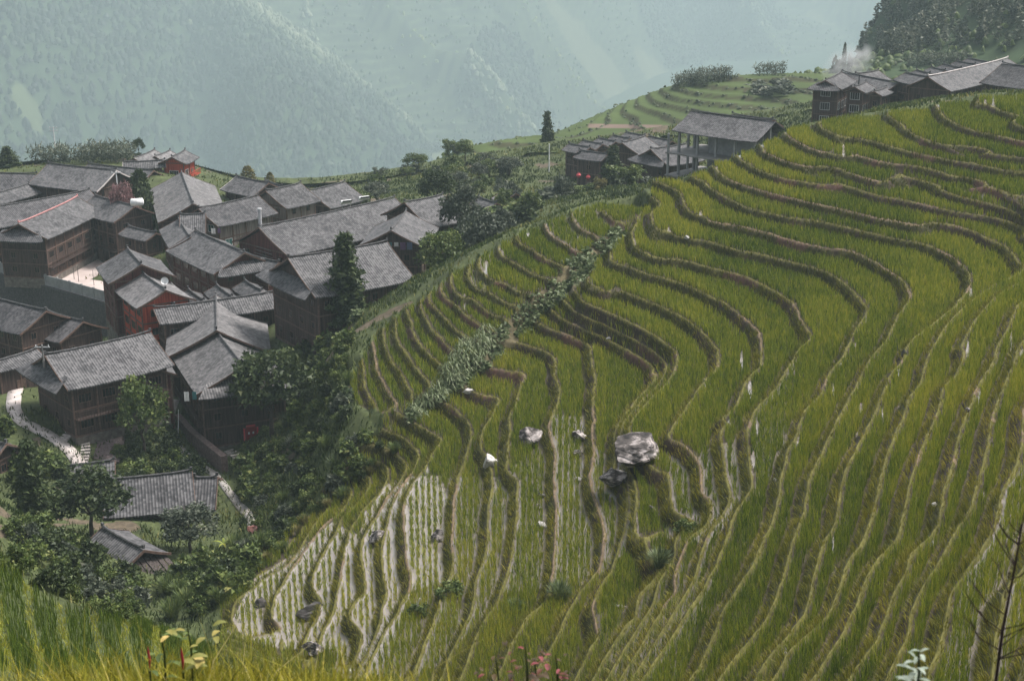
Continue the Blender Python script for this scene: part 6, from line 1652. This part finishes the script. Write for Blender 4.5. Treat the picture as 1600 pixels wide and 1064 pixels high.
# banana plants in the hollow
BAN = leaf_mat("banana_leaf", [(0.0, (0.10, 0.14, 0.02)), (0.5, (0.22, 0.26, 0.04)), (1.0, (0.45, 0.42, 0.08))])
def banana(u, v, vt, d, label, seed):
    rg = random.Random(seed); b0 = at_d(u, v, d); b0.z = ground_z(b0.x, b0.y); h = at_d(u, vt, d).z - b0.z
    r = empty("banana_plant", b0, 0); tag(r, label, "plant")
    bm = bmesh.new(); tube(bm, [(0, 0, 0), (0, 0, h * .5)], [.14, .08], 8); bm_obj("stem", bm, LEAF['bright'], r)
    for k in range(6):
        th = k * 1.05 + rg.uniform(-.3, .3); L = h * rg.uniform(.5, .8); rows = []
        for i in range(7):
            s = i / 6; x = L * s; z = h * .5 + L * (.9 * s - .8 * s * s); w = .16 * h * math.sin(math.pi * min(1, .12 + s * .88)) * .5
            rows.append((Vector((math.cos(th) * x - math.sin(th) * w, math.sin(th) * x + math.cos(th) * w, z - .03)), Vector((math.cos(th) * x, math.sin(th) * x, z)), Vector((math.cos(th) * x + math.sin(th) * w, math.sin(th) * x - math.cos(th) * w, z - .03))))
        V = [q for rw_ in rows for q in rw_]; Fc = [(3 * i + j, 3 * i + j + 1, 3 * i + j + 4, 3 * i + j + 3) for i in range(6) for j in range(2)]
        mesh_np("leaf", V, Fc, BAN, r, attrs={"tone": np.full(len(V), rg.uniform(.2, .9))})
banana(352, 882, 838, 131, "yellow leaved banana plant in the hollow", 3); banana(372, 866, 834, 133, "greener banana plant right of the yellow one", 8)
bm = None
rock(396, 826, 18, 22, "reddish stone heap at the lower end of the village path", noise_mat("brick_rubble", [(0.3, (0.25, 0.09, 0.07)), (0.6, (0.5, 0.25, 0.22)), (0.9, (0.75, 0.62, 0.58))], scale=3), 0.1, .8, 61, name="stone_heap")

# ------------------------------------------------------------------ foreground bank: grass and plants close to the camera
n_ = 42000
a_ = np.radians(rng.uniform(-24, 4, n_)); dB = rng.uniform(7.5, 15.5, n_)
uu = 800 + F * np.tan(a_) * CP
keepp = rng.uniform(0, 1, n_) < np.interp(uu, [-200, 300, 500, 700, 900], [1, 1, .75, .4, 0.04])
a_, dB, uu = a_[keepp], dB[keepp], uu[keepp]; N = len(a_)
x_, y_ = dB * np.sin(a_), dB * np.cos(a_)
ia = np.clip(((a_ - nb_a[0]) / (nb_a[-1] - nb_a[0]) * 160).round().astype(int), 0, 160); jd = np.array([np.argmin(np.abs(nb_d - q)) for q in dB])
base = np.c_[x_, y_, BZ[jd, ia]]
patch = fbm(x_ / 0.8, y_ / 0.8, 3, 66)
h_ = rng.uniform(0.18, 0.5, N) * (1 + 0.45 * patch) * np.interp(uu, [-200, 300, 650, 900], [1.1, 1.0, 0.8, .6]); big = rng.uniform(0, 1, N) > 0.97; h_ = np.where(big, h_ * 1.75, h_)
wd = rng.uniform(0.007, 0.017, N); ln = rng.normal(0, 0.18, (N, 2)) * h_[:, None] / .5
FGB = blade_mat("tall_grass_blade", [(0.0, (0.045, 0.055, 0.006)), (0.35, (0.15, 0.155, 0.012)), (0.7, (0.33, 0.29, 0.028)), (0.9, (0.45, 0.36, 0.05)), (1.0, (0.55, 0.47, 0.20))])
tag(make_blades(base, h_, wd, ln[:, 0], ln[:, 1], np.clip(rng.normal(0.5, 0.22, N) + .2 * patch, 0, 1), "tall_grass", FGB), "tall yellow green grass along the bottom of the view", "grass", kind="stuff")
def fg_leaf_plant(u, v, d, n_, L, wdt, mat, label, name, seed, up=1.0, hgt=0.5, spread=.25, tone=(.2, .9)):
    rg = random.Random(seed); top = at_d(u, v, d); bz = top.z - hgt
    r = empty(name, (top.x, top.y, bz), 0); tag(r, label, "plant")
    bm = bmesh.new(); gz = min(bz, bank_z(top.x, top.y)); tube(bm, [(0, 0, gz - bz - .05), (.02, 0, hgt * .5), (0, 0, hgt)], [.012, .009, .004], 6); bm_obj("stem", bm, LEAF['mid'], r)
    for k in range(n_):
        th = k * 2.4 + rg.uniform(-.3, .3); z0 = hgt * (0.15 + .85 * k / n_); Lk = L * rg.uniform(.7, 1.2) * (1.1 - .5 * k / n_); rows = []
        ox, oy = rg.uniform(-spread, spread) * .5, rg.uniform(-spread, spread) * .5
        for i in range(6):
            s = i / 5; x = Lk * s; z = z0 + Lk * up * (.55 * s - .5 * s * s); w = wdt * Lk * math.sin(math.pi * min(1, .08 + s * .92)) ** .8
            rows.append((Vector((ox + math.cos(th) * x - math.sin(th) * w, oy + math.sin(th) * x + math.cos(th) * w, z + w * .25)), Vector((ox + math.cos(th) * x, oy + math.sin(th) * x, z)), Vector((ox + math.cos(th) * x + math.sin(th) * w, oy + math.sin(th) * x - math.cos(th) * w, z + w * .25))))
        V = [q for rw_ in rows for q in rw_]; Fc = [(3 * i + j, 3 * i + j + 1, 3 * i + j + 4, 3 * i + j + 3) for i in range(5) for j in range(2)]
        mesh_np("leaf", V, Fc, mat, r, smooth=True, attrs={"tone": np.full(len(V), rg.uniform(*tone))})
    return r
PALE = leaf_mat("downy_leaf", [(0.0, (0.14, 0.18, 0.13)), (1.0, (0.36, 0.41, 0.34))])
fg_leaf_plant(1435, 1012, 7.8, 18, .12, .15, PALE, "pale downy leaved plant at the bottom right corner", "downy_plant", 4, hgt=.34, spread=.04)
YEL = leaf_mat("yellowing_leaf", [(0.0, (0.10, 0.13, 0.03)), (0.5, (0.25, 0.22, 0.06)), (1.0, (0.62, 0.44, 0.16))])
fg_leaf_plant(292, 976, 10.5, 14, .15, .24, YEL, "yellowing broad leaved plant above the foreground grass", "broadleaf_plant", 6, hgt=.4, spread=.5)
fg_leaf_plant(250, 985, 10.8, 14, .13, .22, LEAF['mid'], "green broad leaved plant beside the yellowing one", "broadleaf_plant", 7, hgt=.4, spread=.4)
for k, (u, v) in enumerate([(232, 1022), (284, 1024)]):
    p = at_d(u, v, 9.8); r = empty("cockscomb_flower", p, 0); tag(r, ("left", "right")[k] + " one of two crimson flower spikes in the foreground grass", "flower")
    bm = bmesh.new(); tube(bm, [(0, 0, -.12), (.005, 0, -.05), (0, 0, .02), (0, 0, .07)], [.004, .012, .010, .002], 8); bm_obj("flower_head", bm, REDP, r)
    bm = bmesh.new(); tube(bm, [(0, 0, -.9), (0, 0, -.14)], [.01, .008], 5); bm_obj("stem", bm, LEAF['mid'], r)
for k, (u, v, h) in enumerate([(820, 1006, .42), (775, 1030, .36), (868, 1022, .36), (835, 1030, .36)]):
    fg_leaf_plant(u, v, 9.0 + .3 * k, 16, .085, .22, LEAF['redleaf'], ("tallest red tipped shrub at the bottom edge", "red tipped shrub left of the tallest one", "red tipped shrub right of the tallest one", "low red tipped shrub in front of the tallest one")[k], "red_leaf_shrub", 20 + k, hgt=h, spread=.30, tone=(.1, .85))
# bare twiggy shrub at the right edge
rg = random.Random(3); bt = at_d(1552, 1085, 9.0); tp = at_d(1562, 790, 9.0); H_ = tp.z - bt.z
r = empty("bare_shrub", bt, 0); tag(r, "bare dark shrub with thin branches at the right edge", "shrub")
TWIG = noise_mat("dark_twig", [(0.3, (0.012, 0.008, 0.007)), (0.7, (0.04, 0.025, 0.022))], scale=5)
bm = bmesh.new(); tube(bm, [(0, 0, -.6), (.01, 0, H_ * .35), (.05, .02, H_ * .7), (.06, 0, H_)], [.013, .011, .007, .003], 7); bm_obj("trunk", bm, TWIG, r)
for k in range(22):
    z = H_ * rg.uniform(.15, .92); th = rg.uniform(0, 6.28); L = rg.uniform(.2, .5) * (1.15 - z / H_); px_ = .05 * z / H_
    bm = bmesh.new(); p0 = Vector((px_, 0, z)); p1 = p0 + Vector((math.cos(th) * L * .5, math.sin(th) * L * .5, L * .35)); p2 = p1 + Vector((math.cos(th + .3) * L * .4, math.sin(th + .3) * L * .4, L * .55))
    tube(bm, [p0, p1, p2], [.006, .0045, .002], 5)
    for q in range(5):
        t0 = p1.lerp(p2, rg.uniform(0, .9)); a2 = th + rg.uniform(-1.2, 1.2); tube(bm, [t0, t0 + Vector((math.cos(a2) * L * .25, math.sin(a2) * L * .25, L * .25))], [.0028, .0012], 4)
    bm_obj("branch", bm, TWIG, r)
# ------------------------------------------------------------------ smoke over the ridge houses
sm = bpy.data.materials.new("smoke_air"); sm.use_nodes = True; n = sm.node_tree.nodes; l = sm.node_tree.links; n.remove(n["Principled BSDF"])
pv = n.new("ShaderNodeVolumePrincipled"); pv.inputs["Color"].default_value = (.93, .96, .97, 1)
tc = n.new("ShaderNodeTexCoord"); nz = n.new("ShaderNodeTexNoise"); nz.inputs["Scale"].default_value = 2.2; nz.inputs["Detail"].default_value = 4; l.new(tc.outputs["Object"], nz.inputs["Vector"])
ln_ = n.new("ShaderNodeVectorMath"); ln_.operation = 'LENGTH'; l.new(tc.outputs["Object"], ln_.inputs[0])
m1 = n.new("ShaderNodeMapRange"); m1.inputs[1].default_value = 1.0; m1.inputs[2].default_value = 0.1; m1.inputs[3].default_value = 0; m1.inputs[4].default_value = 1; l.new(ln_.outputs["Value"], m1.inputs[0])
m2 = n.new("ShaderNodeMapRange"); m2.inputs[1].default_value = .42; m2.inputs[2].default_value = .75; l.new(nz.outputs["Fac"], m2.inputs[0])
mm = n.new("ShaderNodeMath"); mm.operation = 'MULTIPLY'; l.new(m1.outputs[0], mm.inputs[0]); l.new(m2.outputs[0], mm.inputs[1])
m3 = n.new("ShaderNodeMath"); m3.operation = 'MULTIPLY'; m3.inputs[1].default_value = 0.75; l.new(mm.outputs[0], m3.inputs[0]); l.new(m3.outputs[0], pv.inputs["Density"]); l.new(pv.outputs[0], n["Material Output"].inputs["Volume"])
p = at_d(1326, 101, 312); bm = bmesh.new(); bmesh.ops.create_icosphere(bm, subdivisions=3, radius=1)
o = bm_obj("smoke", bm, sm); o.location = p; o.scale = (6.5, 6, 4.2); o.rotation_euler = (0, -.55, 0); tag(o, "pale smoke drifting up from the ridge houses", "smoke", kind="stuff")
# ------------------------------------------------------------------ the misty air of the valley
hzm = bpy.data.materials.new("mist_air"); hzm.use_nodes = True
n = hzm.node_tree.nodes; l = hzm.node_tree.links
n.remove(n["Principled BSDF"])
pv = n.new("ShaderNodeVolumePrincipled")
pv.inputs["Color"].default_value = (0.74, 0.95, 1.0, 1)
pv.inputs["Density"].default_value = 0.00022
pv.inputs["Anisotropy"].default_value = 0.0
l.new(pv.outputs[0], n["Material Output"].inputs["Volume"])
bm = bmesh.new()
zt = max(float(FZ2.max()), CZ + 3) + 25
box(bm, -5600, 5600, -60, 10600, min(float(FZ2.min()), float(ZG.min())) - 1.0, zt)
tag(bm_obj("haze", bm, hzm), "pale blue green mist filling the valley", "haze", kind="stuff")
